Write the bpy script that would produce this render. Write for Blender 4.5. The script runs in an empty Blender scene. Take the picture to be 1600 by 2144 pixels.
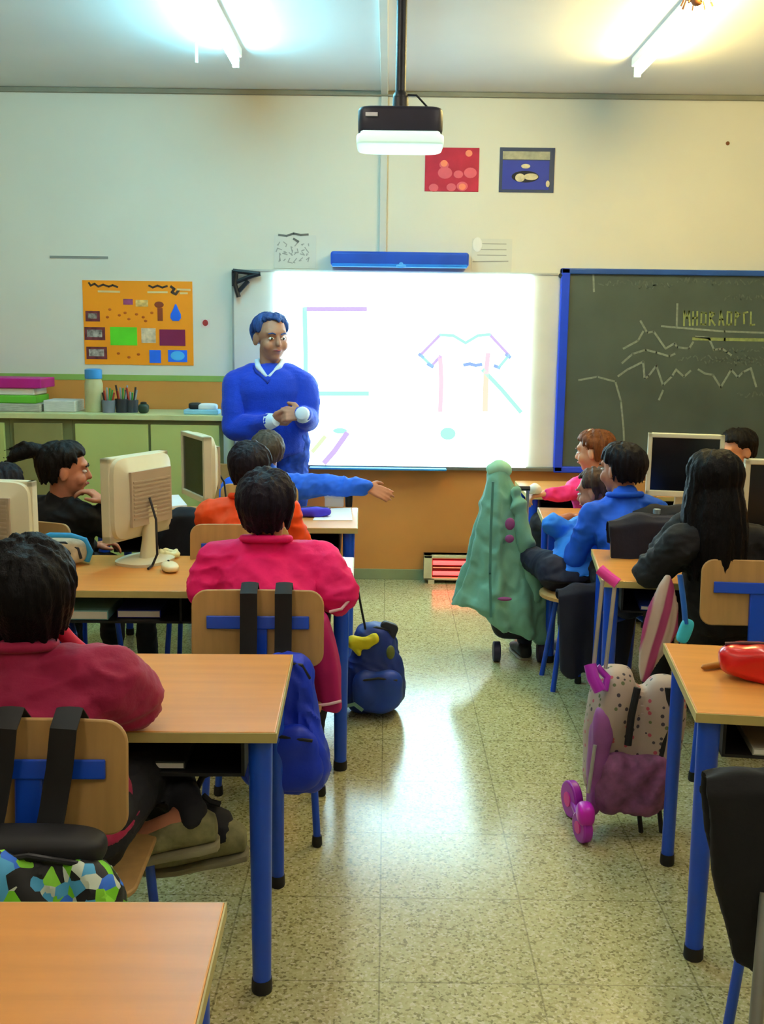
import bpy, bmesh, math, random
import numpy as np
from mathutils import Vector, Matrix
random.seed(7)
COL = bpy.context.scene.collection
V = Vector
# ------------------------------------------------------------------ camera
F = 2200.0; CH = 1.6; PITCH = 9.6; YAW = 0.2; ROLL = 0.75
MR = Matrix.Rotation(math.radians(YAW), 3, 'Z') @ Matrix.Rotation(math.radians(90 - PITCH), 3, 'X') @ Matrix.Rotation(math.radians(ROLL), 3, 'Z')
CAM = V((0, 0, CH))
cd = bpy.data.cameras.new('camera'); cam = bpy.data.objects.new('camera', cd); COL.objects.link(cam)
cam.location = CAM; cam.rotation_euler = MR.to_euler()
cd.sensor_fit = 'VERTICAL'; cd.sensor_height = 36; cd.lens = F / 2144 * 36; cd.clip_start = .05
bpy.context.scene.camera = cam
def ray(x, y): return MR @ V(((x - 800) / F, -(y - 1072) / F, -1))
def atY(x, y, Y): d = ray(x, y); return CAM + d * (Y / d.y)
def atZ(x, y, z): d = ray(x, y); return CAM + d * ((z - CH) / d.z)
D = 6.8; CEIL = 3.07; XL = -3.3; XR = 3.6; YB = -2.6
# ------------------------------------------------------------------ materials
def lin(h):
    h = h.lstrip('#'); c = [int(h[i:i + 2], 16) / 255 for i in (0, 2, 4)]
    return [(v / 12.92 if v <= .04045 else ((v + .055) / 1.055) ** 2.4) for v in c] + [1]
MATS = {}
def mat(name, hexc, rough=.6, metal=0, var=.12, vs=6, bump=0, bs=60, spec=.4, stretch=None, alpha=None, trans=0, coat=0, sheen=0):
    if name in MATS: return MATS[name]
    m = bpy.data.materials.new(name); m.use_nodes = True; nt = m.node_tree; b = nt.nodes['Principled BSDF']
    b.inputs['Roughness'].default_value = rough; b.inputs['Metallic'].default_value = metal
    b.inputs['Specular IOR Level'].default_value = spec
    if trans: b.inputs['Transmission Weight'].default_value = trans; b.inputs['IOR'].default_value = 1.3
    if coat: b.inputs['Coat Weight'].default_value = coat
    if sheen: b.inputs['Sheen Weight'].default_value = sheen
    c = lin(hexc)
    tc = nt.nodes.new('ShaderNodeTexCoord'); mp = nt.nodes.new('ShaderNodeMapping')
    nt.links.new(tc.outputs['Object'], mp.inputs['Vector'])
    if stretch: mp.inputs['Scale'].default_value = stretch
    n = nt.nodes.new('ShaderNodeTexNoise'); n.inputs['Scale'].default_value = vs; n.inputs['Detail'].default_value = 5
    nt.links.new(mp.outputs[0], n.inputs['Vector'])
    r = nt.nodes.new('ShaderNodeValToRGB'); r.color_ramp.elements[0].position = .3; r.color_ramp.elements[1].position = .7
    r.color_ramp.elements[0].color = [v * (1 - var) for v in c[:3]] + [1]
    r.color_ramp.elements[1].color = [min(1, v * (1 + var)) for v in c[:3]] + [1]
    nt.links.new(n.outputs['Fac'], r.inputs['Fac']); nt.links.new(r.outputs[0], b.inputs['Base Color'])
    if bump:
        n2 = nt.nodes.new('ShaderNodeTexNoise'); n2.inputs['Scale'].default_value = bs; n2.inputs['Detail'].default_value = 3
        nt.links.new(mp.outputs[0], n2.inputs['Vector'])
        bp = nt.nodes.new('ShaderNodeBump'); bp.inputs['Strength'].default_value = bump; bp.inputs['Distance'].default_value = .01
        nt.links.new(n2.outputs['Fac'], bp.inputs['Height']); nt.links.new(bp.outputs[0], b.inputs['Normal'])
    MATS[name] = m; return m
def emat(name, hexc, strength, base='#ffffff'):
    if name in MATS: return MATS[name]
    m = mat(name, base, .5, var=.02); b = m.node_tree.nodes['Principled BSDF']
    b.inputs['Emission Color'].default_value = lin(hexc); b.inputs['Emission Strength'].default_value = strength
    return m
# ------------------------------------------------------------------ mesh helpers
def NB(): return bmesh.new()
def box(bm, c, s, rot=None):
    M = Matrix.Translation(c) @ (rot.to_4x4() if rot else Matrix.Identity(4)) @ Matrix.Diagonal((s[0], s[1], s[2], 1))
    return bmesh.ops.create_cube(bm, size=1, matrix=M)['verts']
def box2(bm, a, b): return box(bm, [(a[i] + b[i]) / 2 for i in range(3)], [abs(b[i] - a[i]) for i in range(3)])
def ell(bm, c, r, rot=None, u=20, v=12):
    M = Matrix.Translation(c) @ (rot.to_4x4() if rot else Matrix.Identity(4)) @ Matrix.Diagonal((r[0], r[1], r[2], 1))
    nv = bm.verts.new; nf = bm.faces.new; rows = []
    for j in range(1, v):
        th = math.pi * j / v; st, ct = math.sin(th), math.cos(th)
        rows.append([nv(M @ V((st * math.cos(2 * math.pi * i / u), st * math.sin(2 * math.pi * i / u), ct))) for i in range(u)])
    a = nv(M @ V((0, 0, 1))); b = nv(M @ V((0, 0, -1)))
    for i in range(u):
        k = (i + 1) % u; nf((a, rows[0][i], rows[0][k])); nf((b, rows[-1][k], rows[-1][i]))
        for j in range(v - 2): nf((rows[j][i], rows[j + 1][i], rows[j + 1][k], rows[j][k]))
def frame(d):
    d = d.normalized(); a = V((0, 0, 1)) if abs(d.z) < .9 else V((1, 0, 0))
    x = d.cross(a).normalized(); return x, x.cross(d).normalized()
def cap(bm, p0, p1, r0, r1=None, seg=14):
    r1 = r0 if r1 is None else r1; p0 = V(p0); p1 = V(p1); d = p1 - p0
    if d.length > 1e-5:
        x, y = frame(d); R = []
        for p, r in ((p0, r0), (p1, r1)):
            R.append([bm.verts.new(p + (x * math.cos(a) + y * math.sin(a)) * r) for a in [2 * math.pi * i / seg for i in range(seg)]])
        for i in range(seg): bm.faces.new((R[0][i], R[0][(i + 1) % seg], R[1][(i + 1) % seg], R[1][i]))
        bm.faces.new(R[0][::-1]); bm.faces.new(R[1])
    ell(bm, p0, (r0,) * 3, u=seg, v=8); ell(bm, p1, (r1,) * 3, u=seg, v=8)
def chain(bm, pts, rs, seg=14):
    for i in range(len(pts) - 1): cap(bm, pts[i], pts[i + 1], rs[i], rs[i + 1], seg)
def tube(bm, pts, r, seg=8, flat=None, up=None):
    pts = [V(p) for p in pts]; n = len(pts); rs = r if isinstance(r, (list, tuple)) else [r] * n; R = []
    px = None
    for i, p in enumerate(pts):
        d = (pts[min(i + 1, n - 1)] - pts[max(i - 1, 0)]).normalized()
        if up is not None:
            x = d.cross(V(up)).normalized()
        elif px is None: x = frame(d)[0]
        else: x = (px - d * px.dot(d)).normalized()
        px = x; y = x.cross(d).normalized()
        fx, fy = (1, flat) if flat else (1, 1)
        R.append([bm.verts.new(p + (x * math.cos(a) * fx + y * math.sin(a) * fy) * rs[i]) for a in [2 * math.pi * k / seg for k in range(seg)]])
    for i in range(n - 1):
        for k in range(seg): bm.faces.new((R[i][k], R[i][(k + 1) % seg], R[i + 1][(k + 1) % seg], R[i + 1][k]))
    bm.faces.new(R[0][::-1]); bm.faces.new(R[-1])
def loft(bm, rings, seg=24, e=1.0, fold=None):
    """rings: (center, xvec, yvec)"""
    R = []
    for j, (c, x, y) in enumerate(rings):
        row = []
        for k in range(seg):
            a = 2 * math.pi * k / seg; ca, sa = math.cos(a), math.sin(a)
            ca = math.copysign(abs(ca) ** e, ca); sa = math.copysign(abs(sa) ** e, sa)
            f = fold(j, a) if fold else 1
            row.append(bm.verts.new(V(c) + V(x) * ca * f + V(y) * sa * f))
        R.append(row)
    for i in range(len(R) - 1):
        for k in range(seg): bm.faces.new((R[i][k], R[i][(k + 1) % seg], R[i + 1][(k + 1) % seg], R[i + 1][k]))
    bm.faces.new(R[0][::-1]); bm.faces.new(R[-1])
def lathe(bm, prof, seg=20, c=(0, 0, 0)):
    loft(bm, [(V(c) + V((0, 0, z)), V((r, 0, 0)), V((0, r, 0))) for r, z in prof], seg)
def superell(bm, c, r, e=.45, rot=None, taper=0, u=32, v=20):
    vs = bmesh.ops.create_uvsphere(bm, u_segments=u, v_segments=v, radius=1)['verts']
    for w in vs:
        p = w.co; hz = math.copysign(abs(p.z) ** e, p.z); h = math.hypot(p.x, p.y)
        hh = (max(0, 1 - abs(hz) ** (2 / e))) ** (e / 2) if h > 1e-6 else 0
        a = math.atan2(p.y, p.x); ca = math.copysign(abs(math.cos(a)) ** e, math.cos(a)); sa = math.copysign(abs(math.sin(a)) ** e, math.sin(a))
        q = V((ca * hh * r[0], sa * hh * r[1], hz * r[2]))
        q.x *= 1 - taper * (hz + 1) / 2; q.y *= 1 - taper * (hz + 1) / 2
        if rot: q = rot @ q
        w.co = q + V(c)
    return vs
def rboard(bm, w, h, r, t, M, curve=0, seg=6, nx=10):
    """rounded board in local xz plane, thickness along y"""
    pts = []
    for cx, cz, a0 in ((w / 2 - r, h / 2 - r, 0), (-w / 2 + r, h / 2 - r, 90), (-w / 2 + r, -h / 2 + r, 180), (w / 2 - r, -h / 2 + r, 270)):
        for k in range(seg + 1):
            a = math.radians(a0 + 90 * k / seg); pts.append((cx + r * math.cos(a), cz + r * math.sin(a)))
    vf = [bm.verts.new((x, -t / 2, z)) for x, z in pts]; f = bm.faces.new(vf)
    ext = bmesh.ops.extrude_face_region(bm, geom=[f]); vs = [g for g in ext['geom'] if isinstance(g, bmesh.types.BMVert)]
    for v_ in vs: v_.co.y += t
    allv = vf + vs
    if curve:
        geom = list({f_ for v_ in allv for f_ in v_.link_faces} | {e_ for v_ in allv for e_ in v_.link_edges}) + allv
        for i in range(1, nx):
            xx = -w / 2 + w * i / nx
            geom = [g for g in bm.faces[:] + bm.edges[:] + bm.verts[:]]
            bmesh.ops.bisect_plane(bm, geom=geom, plane_co=(xx, 0, 0), plane_no=(1, 0, 0))
        allv = bm.verts[:]
        for v_ in allv: v_.co.y += curve * (v_.co.x / (w / 2)) ** 2
    for v_ in allv: v_.co = M @ v_.co
def basis(o): 
    if o is None: return Matrix.Identity(4)
    m = Matrix.Translation(o.location) @ o.rotation_euler.to_matrix().to_4x4()
    return (basis(o.parent) @ m) if o.parent else m
def tag(o, label=None, cat=None, group=None, kind=None):
    if label: o['label'] = label
    if cat: o['category'] = cat
    if group: o['group'] = group
    if kind: o['kind'] = kind
    return o
def obj(name, bm, m, parent=None, smooth=True, bev=0, world=False, label=None, angle=40, seg=2):
    if not isinstance(bm, bpy.types.Mesh):
        me = bpy.data.meshes.new(name); bmesh.ops.recalc_face_normals(bm, faces=bm.faces); bm.to_mesh(me); bm.free()
    else: me = bm
    me.materials.clear(); me.materials.append(m)
    if smooth: me.shade_smooth(); 
    o = bpy.data.objects.new(name, me); COL.objects.link(o)
    if smooth:
        try: me.set_sharp_from_angle(angle=math.radians(angle))
        except Exception: pass
    if bev:
        b = o.modifiers.new('b', 'BEVEL'); b.width = bev; b.segments = seg; b.limit_method = 'ANGLE'; b.angle_limit = math.radians(50)
        b.harden_normals = False
    if parent:
        o.parent = parent
        if world: me.transform(basis(parent).inverted())
    if label: o['label'] = label
    return o
def thing(name, label, cat, loc=(0, 0, 0), rz=0, group=None):
    o = bpy.data.objects.new(name, None); COL.objects.link(o); o.empty_display_size = .1
    o.location = loc; o.rotation_euler = (0, 0, rz); tag(o, label, cat, group); return o
def copy_tree(o, parent=None):
    c = o.copy(); COL.objects.link(c); c.parent = parent
    for ch in o.children: copy_tree(ch, c)
    return c
def dup(o, loc, rz, label, group=None):
    c = copy_tree(o); c.location = loc; c.rotation_euler = (0, 0, rz); c['label'] = label
    if group: c['group'] = group
    return c
def structure(name, bm, m, **k): o = obj(name, bm, m, smooth=False, **k); o['kind'] = 'structure'; return o
TS = bpy.data.scenes.new('workshop')
def remeshed(bm, voxel, smooth=3, folds=None, keepvol=True):
    me = bpy.data.meshes.new('tmp'); bmesh.ops.recalc_face_normals(bm, faces=bm.faces); bm.to_mesh(me); bm.free()
    o = bpy.data.objects.new('tmp', me); TS.collection.objects.link(o)
    r = o.modifiers.new('r', 'REMESH'); r.mode = 'VOXEL'; r.voxel_size = voxel; r.use_smooth_shade = True
    if smooth:
        s = o.modifiers.new('s', 'SMOOTH'); s.factor = .5; s.iterations = smooth
    vl = TS.view_layers[0]; vl.update(); ev = o.evaluated_get(vl.depsgraph)
    out = bpy.data.meshes.new_from_object(ev)
    bpy.data.objects.remove(o); bpy.data.meshes.remove(me)
    if folds:
        n = len(out.vertices); co = np.empty(n * 3); out.vertices.foreach_get('co', co); co = co.reshape(-1, 3)
        rg = np.random.RandomState(n % 9973)
        for (sx, sy, sz, amp, ridge) in folds:
            nr = np.empty(n * 3); out.vertices.foreach_get('normal', nr); nr = nr.reshape(-1, 3)
            q = co * np.array([sx, sy, sz]) * 2.6; wv = np.sin(q @ rg.randn(3, 3) * .45 + rg.rand(3) * 6.3); t_ = np.zeros(n)
            for _ in range(7):
                d = rg.randn(3); d /= np.linalg.norm(d); t_ += np.sin((q + wv * 1.3) @ d * rg.uniform(.7, 1.5) + rg.rand() * 6.3)
            t_ /= 3.2
            if ridge: t_ = .6 - 1.3 * np.abs(t_)
            co += nr * (np.clip(t_, -1, 1) * amp)[:, None]; out.vertices.foreach_set('co', co.ravel()); out.update()
    return out
def stroke(bm, pts, w, th=.0012, n=V((0, -1, 0))):
    pts = [V(p) for p in pts]
    for a, b in zip(pts, pts[1:]):
        d = b - a
        if d.length < 1e-5: continue
        x = d.normalized(); z = x.cross(n).normalized(); y = z.cross(x)
        R = Matrix((x, y, z)).transposed(); box(bm, (a + b) / 2 + n * th * .5, (d.length + w * .6, th, w), R)
def pbox(x0, y0, x1, y1, Y, t, name, m, parent=None, back=0, bev=0, **k):
    """upright board whose front face fills the pixel rectangle in plane Y"""
    a = atY((x0 + x1) / 2, y0, Y); b = atY((x0 + x1) / 2, y1, Y); l = atY(x0, (y0 + y1) / 2, Y); r = atY(x1, (y0 + y1) / 2, Y)
    bm = NB(); box2(bm, (l.x, Y, b.z), (r.x, Y + t, a.z)); return obj(name, bm, m, parent, smooth=False, bev=bev, world=True, **k)
# ------------------------------------------------------------------ setting
def wall_mat():
    m = mat('wall_paint', '#dcdacb', .75, var=.03, vs=1.5, bump=.05, bs=30); return m
WP = wall_mat()
def floor_mat():
    m = bpy.data.materials.new('terrazzo'); m.use_nodes = True; nt = m.node_tree; b = nt.nodes['Principled BSDF']; L = nt.links.new
    tc = nt.nodes.new('ShaderNodeTexCoord')
    v = nt.nodes.new('ShaderNodeTexVoronoi'); v.inputs['Scale'].default_value = 150; L(tc.outputs['Object'], v.inputs['Vector'])
    sep = nt.nodes.new('ShaderNodeSeparateColor'); L(v.outputs['Color'], sep.inputs[0])
    r = nt.nodes.new('ShaderNodeValToRGB'); cr = r.color_ramp; cr.interpolation = 'CONSTANT'
    cr.elements[0].position = 0; cr.elements[0].color = lin('#8d8859')
    cr.elements[1].position = .13; cr.elements[1].color = lin('#b0ac76')
    for p, c in ((.30, '#bebb87'), (.6, '#c7c491'), (.86, '#d6d3aa')):
        e = cr.elements.new(p); e.color = lin(c)
    L(sep.outputs[0], r.inputs['Fac'])
    n = nt.nodes.new('ShaderNodeTexNoise'); n.inputs['Scale'].default_value = 1.3; n.inputs['Detail'].default_value = 4; L(tc.outputs['Object'], n.inputs['Vector'])
    r2 = nt.nodes.new('ShaderNodeValToRGB'); r2.color_ramp.elements[0].color = (.8, .8, .8, 1); r2.color_ramp.elements[1].color = (1.05, 1.05, 1.0, 1)
    L(n.outputs['Fac'], r2.inputs['Fac'])
    mx = nt.nodes.new('ShaderNodeMix'); mx.data_type = 'RGBA'; mx.blend_type = 'MULTIPLY'; mx.inputs[0].default_value = 1
    L(r.outputs[0], mx.inputs[6]); L(r2.outputs[0], mx.inputs[7])
    br = nt.nodes.new('ShaderNodeTexBrick'); br.offset = 0; br.inputs['Scale'].default_value = 1; br.inputs['Brick Width'].default_value = .4; br.inputs['Row Height'].default_value = .4
    br.inputs['Mortar Size'].default_value = .0025; br.inputs['Color1'].default_value = (1, 1, 1, 1); br.inputs['Color2'].default_value = (.95, .95, .93, 1); br.inputs['Mortar'].default_value = (.6, .6, .55, 1)
    L(tc.outputs['Object'], br.inputs['Vector'])
    m2 = nt.nodes.new('ShaderNodeMix'); m2.data_type = 'RGBA'; m2.blend_type = 'MULTIPLY'; m2.inputs[0].default_value = 1
    L(mx.outputs[2], m2.inputs[6]); L(br.outputs['Color'], m2.inputs[7]); L(m2.outputs[2], b.inputs['Base Color'])
    b.inputs['Roughness'].default_value = .2; b.inputs['Specular IOR Level'].default_value = .9
    n3 = nt.nodes.new('ShaderNodeTexNoise'); n3.inputs['Scale'].default_value = 5; L(tc.outputs['Object'], n3.inputs['Vector'])
    mr = nt.nodes.new('ShaderNodeMapRange'); mr.inputs['To Min'].default_value = .15; mr.inputs['To Max'].default_value = .23; L(n3.outputs['Fac'], mr.inputs['Value']); L(mr.outputs[0], b.inputs['Roughness'])
    return m
CP = mat('ceiling_paint', '#d6d8d6', .8, var=.04, vs=1.2)
bm = NB(); box2(bm, (XL, YB, -.1), (XR, D + .1, 0)); structure('floor', bm, floor_mat())
bm = NB(); box2(bm, (XL, YB, CEIL), (XR, D + .1, CEIL + .1)); structure('ceiling', bm, CP)
bm = NB(); box2(bm, (XL, D, 0), (XR, D + .1, CEIL)); structure('wall_back', bm, WP)
bm = NB(); box2(bm, (XL - .1, YB, 0), (XL, D, CEIL)); structure('wall_left', bm, WP)
bm = NB(); box2(bm, (XR, YB, 0), (XR + .1, D, CEIL)); structure('wall_right', bm, WP)
bm = NB(); box2(bm, (XL, YB - .1, 0), (XR, YB, CEIL)); structure('wall_front', bm, WP)
ORG = mat('orange_wainscot_paint', '#cf8840', .5, var=.1, vs=1.6, bump=.03, bs=20)
GRN = mat('green_stripe_paint', '#8fae57', .55, var=.08)
bm = NB(); box2(bm, (XL, D - .006, .05), (XR, D, 1.285)); structure('trim_1', bm, ORG)
bm = NB(); box2(bm, (XL, D - .009, 1.285), (XR, D, 1.322)); structure('trim_2', bm, GRN)
bm = NB(); box2(bm, (XL, D - .016, 0), (XR, D, .07)); structure('baseboard_back', bm, mat('skirting', '#8e9468', .5), bev=.003)
bm = NB(); box2(bm, (XL, D - .03, CEIL - .03), (XR, D, CEIL)); structure('trim_3', bm, mat('ceiling_joint', '#8d8c7c', .7), bev=.006)
for nm, x0, x1 in (('left', XL, XL + .014), ('right', XR - .014, XR)):
    bm = NB(); box2(bm, (x0, YB, 0), (x1, D, .07)); structure('baseboard_' + nm, bm, MATS['skirting'])
    bm = NB(); box2(bm, (x0, YB, .07), (x0 + .008 if nm == 'left' else x1, D, 1.285)); structure('trim_4' if nm == 'left' else 'trim_5', bm, ORG)
# ceiling conduit + wall trunking
TR = mat('trunking_plastic', '#c9cbc4', .5, var=.04)
x = atY(803, 400, D).x
bm = NB(); box2(bm, (x - .022, D - .02, atY(800, 528, D).z), (x + .022, D, CEIL - .03)); structure('trim_6', bm, TR, bev=.004)
bm = NB(); box2(bm, (x - .022, 2.2, CEIL - .022), (x + .022, D - .03, CEIL)); structure('trim_7', bm, TR, bev=.004)
# ------------------------------------------------------------------ lights
HZ = 2.99
HOUS = mat('batten_enamel', '#dfe6e4', .4, var=.02)
COOL = emat('cool_tube', '#90e8ff', 95); WARM = emat('warm_tube', '#ffe08c', 95); NEUT = emat('neutral_tube', '#fff1dc', 34)
def fixture(label, x, y0, tubem, L=1.5):
    t = thing('ceiling_light', label, 'ceiling light', (x, y0, CEIL), 0, 'fluorescent battens on the ceiling')
    bm = NB(); box2(bm, (-.03, -L, -.05), (.03, 0, 0)); obj('housing', bm, HOUS, t, smooth=False, bev=.006)
    bm = NB(); tube(bm, [(0, -L + .03, -.085), (0, -.03, -.085)], .016, 12); obj('tube', bm, tubem, t)
    for yy in (-L + .02, -.02):
        bm = NB(); box2(bm, (-.018, yy - .012, -.105), (.018, yy + .012, -.05)); obj('lamp_holder', bm, HOUS, t, smooth=False, bev=.004)
    return t
e1 = atZ(495, 134, HZ); e2 = atZ(1333, 154, HZ)
fixture('cool bluish fluorescent batten on the ceiling at the left', e1.x, e1.y, COOL)
fixture('warm yellow fluorescent batten on the ceiling at the right', e2.x, e2.y, WARM)
for n_, (x_, y_) in enumerate(((e1.x, 3.6), (e2.x, 3.6), (e1.x, .9), (e2.x, .9))):
    fixture('fluorescent batten on the ceiling above the pupils, outside the view', x_, y_, NEUT)
# small hanging hook near right lamp, and hanging rod near left lamp
p = atZ(1460, 2, 2.97)
t = thing('ceiling_ornament', 'small brown ornament hanging beside the right ceiling light', 'ornament', (p.x, p.y, p.z))
BRN = mat('brown_ornament', '#7a4a22', .6)
bm = NB(); ell(bm, (0, 0, 0), (.025, .025, .02))
for a in range(8):
    c, s = math.cos(a * .785), math.sin(a * .785); tube(bm, [(c * .02, s * .02, 0), (c * .05, s * .05, .015), (c * .065, s * .065, -.02)], .004, 6)
obj('body', bm, BRN, t); bm = NB(); tube(bm, [(0, 0, .02), (0, 0, CEIL - p.z)], .0025, 6); obj('thread', bm, BRN, t)
p = atZ(411, 88, CEIL)
bm = NB(); tube(bm, [(p.x, p.y, CEIL), (p.x, p.y, CEIL - .1)], .008, 8); o = obj('hanging_rod', bm, emat('white_rod', '#ffffff', 0), None); tag(o, 'short white rod hanging from the ceiling left of the cool light', 'rod')
# ------------------------------------------------------------------ projector
BLK = mat('black_plastic', '#16171c', .45, var=.1); DKM = mat('dark_pole_metal', '#23262b', .4, .5)
PY = 4.2
c = atY(838, 268, PY); t = thing('projector', 'dark ceiling projector with a glowing white front on a black pole', 'projector', (c.x, PY, c.z))
w = .32
bm = NB(); superell(bm, (0, .02, .012), (w / 2, .13, .052), .25); obj('case', bm, mat('projector_case', '#1d1b2b', .45), t)
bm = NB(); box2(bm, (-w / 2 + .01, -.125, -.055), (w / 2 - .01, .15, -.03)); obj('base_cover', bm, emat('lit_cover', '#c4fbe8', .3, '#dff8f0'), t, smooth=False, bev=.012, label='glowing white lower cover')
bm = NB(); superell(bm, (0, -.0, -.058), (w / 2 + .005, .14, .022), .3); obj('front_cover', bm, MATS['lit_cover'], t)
bm = NB(); cap(bm, (.07, .12, 0), (.07, .165, -.005), .035, .03); obj('lens', bm, mat('lens_glass', '#3a4a60', .1, coat=1), t)
bm = NB(); box2(bm, (-.13, -.118, .02), (-.085, -.108, .033)); obj('badge', bm, mat('badge_silver', '#cfd2d8', .3), t, smooth=False)
bm = NB(); tube(bm, [(0, 0, .06), (0, 0, CEIL - c.z)], .02, 12); obj('pole', bm, DKM, t)
bm = NB(); cap(bm, (0, 0, .06), (0, 0, .11), .032, .03); box2(bm, (-.05, -.04, .05), (.05, .04, .068)); obj('mount', bm, BLK, t, bev=.003)
bm = NB(); tube(bm, [(.02, 0, .12), (.06, -.02, .115), (.1, -.04, .07), (.12, -.03, .04)], .004, 6); obj('cable', bm, BLK, t)
bm = NB(); box2(bm, (-.07, -.07, CEIL - c.z - .02), (.07, .07, CEIL - c.z)); obj('ceiling_plate', bm, DKM, t, smooth=False)
# ------------------------------------------------------------------ wall items
WB = thing('whiteboard', 'wide white board with a bright projected picture of a shirt outline', 'whiteboard', (0, D, 0))
pbox(490, 568, 1168, 975, D - .02, .019, 'backing_panel', mat('panel_laminate', '#d3d3c6', .4, var=.03), WB, bev=.004)
pbox(576, 575, 1108, 977, D - .045, .024, 'screen', emat('projected_screen', '#c6f4ff', 3.6), WB, bev=.003, label='brightly lit white screen')
pbox(486, 567.5, 1169, 571, D - .03, .029, 'top_rail', mat('panel_rail', '#b9bcb4', .4), WB)
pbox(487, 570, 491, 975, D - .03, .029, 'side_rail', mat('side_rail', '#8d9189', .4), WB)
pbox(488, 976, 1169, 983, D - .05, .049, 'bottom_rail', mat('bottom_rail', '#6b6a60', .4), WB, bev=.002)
def tray():
    bm = NB(); a = atY(648, 978, D - .1); b = atY(935, 986, D - .1); box2(bm, (a.x, D - .115, b.z), (b.x, D - .052, a.z))
    obj('pen_tray', bm, mat('blue_tray', '#2f8fd0', .4), WB, smooth=False, bev=.004, world=True)
tray()
Ys = D - .0455; INK = .62
def wpl(pts, Y=Ys): return [atY(x, y, Y) for x, y in pts]
CY = emat('ink_cyan', '#a9f5dc', INK, '#202020'); PU = emat('ink_violet', '#c9b2f5', INK, '#202020'); PK = emat('ink_pink', '#f2cddb', INK, '#202020'); DB = emat('ink_blue', '#8fb0ea', INK, '#202020'); OR_ = emat('ink_peach', '#f6ddc4', INK, '#202020'); GRl = emat('ink_lime', '#d8f3b8', INK, '#202020')
def draw(name, m, lines, w):
    for l in lines: bm = NB(); stroke(bm, wpl(l), w * 1.35); obj(name, bm, m, WB, smooth=False, world=True)
draw('notebook_outline', CY, [[(638, 646), (640, 740), (640, 824)], [(640, 824), (770, 824)]], .022)
draw('notebook_top_line', PU, [[(640, 647), (766, 647)]], .02)
draw('notebook_margin', emat('ink_pale', '#eef2ea', INK, '#202020'), [[(766, 655), (767, 815)], [(680, 740), (700, 735)], [(720, 745), (745, 738)]], .02)
draw('shirt_shoulders', CY, [[(922, 701), (950, 703), (975, 718), (1000, 703), (1026, 700)], [(882, 745), (904, 766)], [(1066, 744), (1044, 770)]], .014)
draw('shirt_sleeves', PU, [[(922, 701), (880, 744)], [(1026, 701), (1066, 744)], [(904, 766), (922, 746)]], .014)
draw('shirt_cuffs', DB, [[(896, 762), (906, 768)], [(878, 742), (886, 748)], [(1060, 742), (1068, 748)], [(1036, 766), (1046, 770)], [(972, 764), (984, 762), (996, 765), (1008, 763)]], .016)
draw('shirt_sides', PK, [[(922, 748), (924, 800), (922, 860)], [(1022, 742), (1018, 780)]], .022)
draw('shirt_side_line', OR_, [[(1018, 780), (1016, 858)]], .026)
draw('arrow_line', CY, [[(1012, 775), (1050, 815), (1090, 862)]], .02)
draw('pencil_line', PU, [[(680, 968), (700, 945), (726, 908)]], .026)
draw('lime_line', GRl, [[(655, 945), (680, 915)]], .02)
bm = NB(); ell(bm, atY(938, 908, Ys), (.05, .002, .04)); obj('green_dot', bm, CY, WB, world=True)
bm = NB(); ell(bm, atY(712, 902, Ys), (.045, .002, .018)); obj('green_smudge', bm, CY, WB, world=True)
# sensor bar
t = thing('speaker_bar', 'long bright blue bar mounted on the wall above the whiteboard', 'wall bar', atY(838, 548, D))
bm = NB(); a = atY(692, 525, D - .1); b = atY(982, 560, D - .1); box2(bm, (a.x, D - .1, b.z), (b.x, D, a.z)); obj('casing', bm, mat('royal_blue_plastic', '#1148b8', .4), t, smooth=False, bev=.018, world=True, seg=4)
bm = NB(); box2(bm, (a.x + .01, D - .105, b.z - .004), (b.x - .01, D - .05, b.z + .016)); obj('lower_lip', bm, mat('lip_blue', '#1f7fe6', .35), t, smooth=False, bev=.005, world=True)
bm = NB(); q = atY(840, 557, D - .105); ell(bm, q, (.032, .004, .012)); ell(bm, q + V((0, 0, .01)), (.014, .004, .014)); obj('logo', bm, mat('pale_blue_logo', '#4fa6ff', .4), t, world=True)
# bracket
t = thing('wall_bracket', 'black metal bracket at the upper left corner of the white panel', 'bracket', atY(515, 590, D))
bm = NB(); y0 = D - .06
for pts in ([(495, 570), (492, 595), (500, 622)], [(496, 590), (520, 580), (545, 573)], [(500, 610), (520, 588)], [(488, 567), (515, 570), (545, 574)]):
    tube(bm, [atY(x, y, y0) for x, y in pts], .014, 8)
obj('arm', bm, BLK, t, world=True)
bm = NB(); a = atY(488, 566, D); box2(bm, (a.x, D - .06, a.z - .1), (a.x + .03, D - .001, a.z)); obj('plate', bm, BLK, t, smooth=False, world=True)
# posters
PAP = mat('paper_white', '#e8e8e2', .8, var=.03)
def poster(name, label, x0, y0, x1, y1, m, cat='poster', group=None, Y=D):
    t = thing(name, label, cat, atY((x0 + x1) / 2, y1, Y), 0, group); pbox(x0, y0, x1, y1, Y - .004, .005, 'sheet', m, t); return t
def patch(t, nm, x0, y0, x1, y1, m, Y=D): return pbox(x0, y0, x1, y1, Y - .006, .002, nm, m, t)
def scr(t, nm, m, lines, w, Y=D - .0045):
    for l in lines: bm = NB(); stroke(bm, wpl(l, Y), w); obj(nm, bm, m, t, smooth=False, world=True)
t = poster('poster', 'orange poster with small pictures above the green cabinets', 175, 588, 404, 764, mat('orange_paper', '#fb940c', .6, var=.08, vs=3))
DKI = mat('dark_ink', '#4a3428', .7); PNK = mat('maroon_print', '#7d1644', .7); GR2 = mat('lime_print', '#5fd024', .7); BL2 = mat('blue_print', '#1d6cf0', .6); LB = mat('light_blue_print', '#49aef0', .6)
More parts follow.
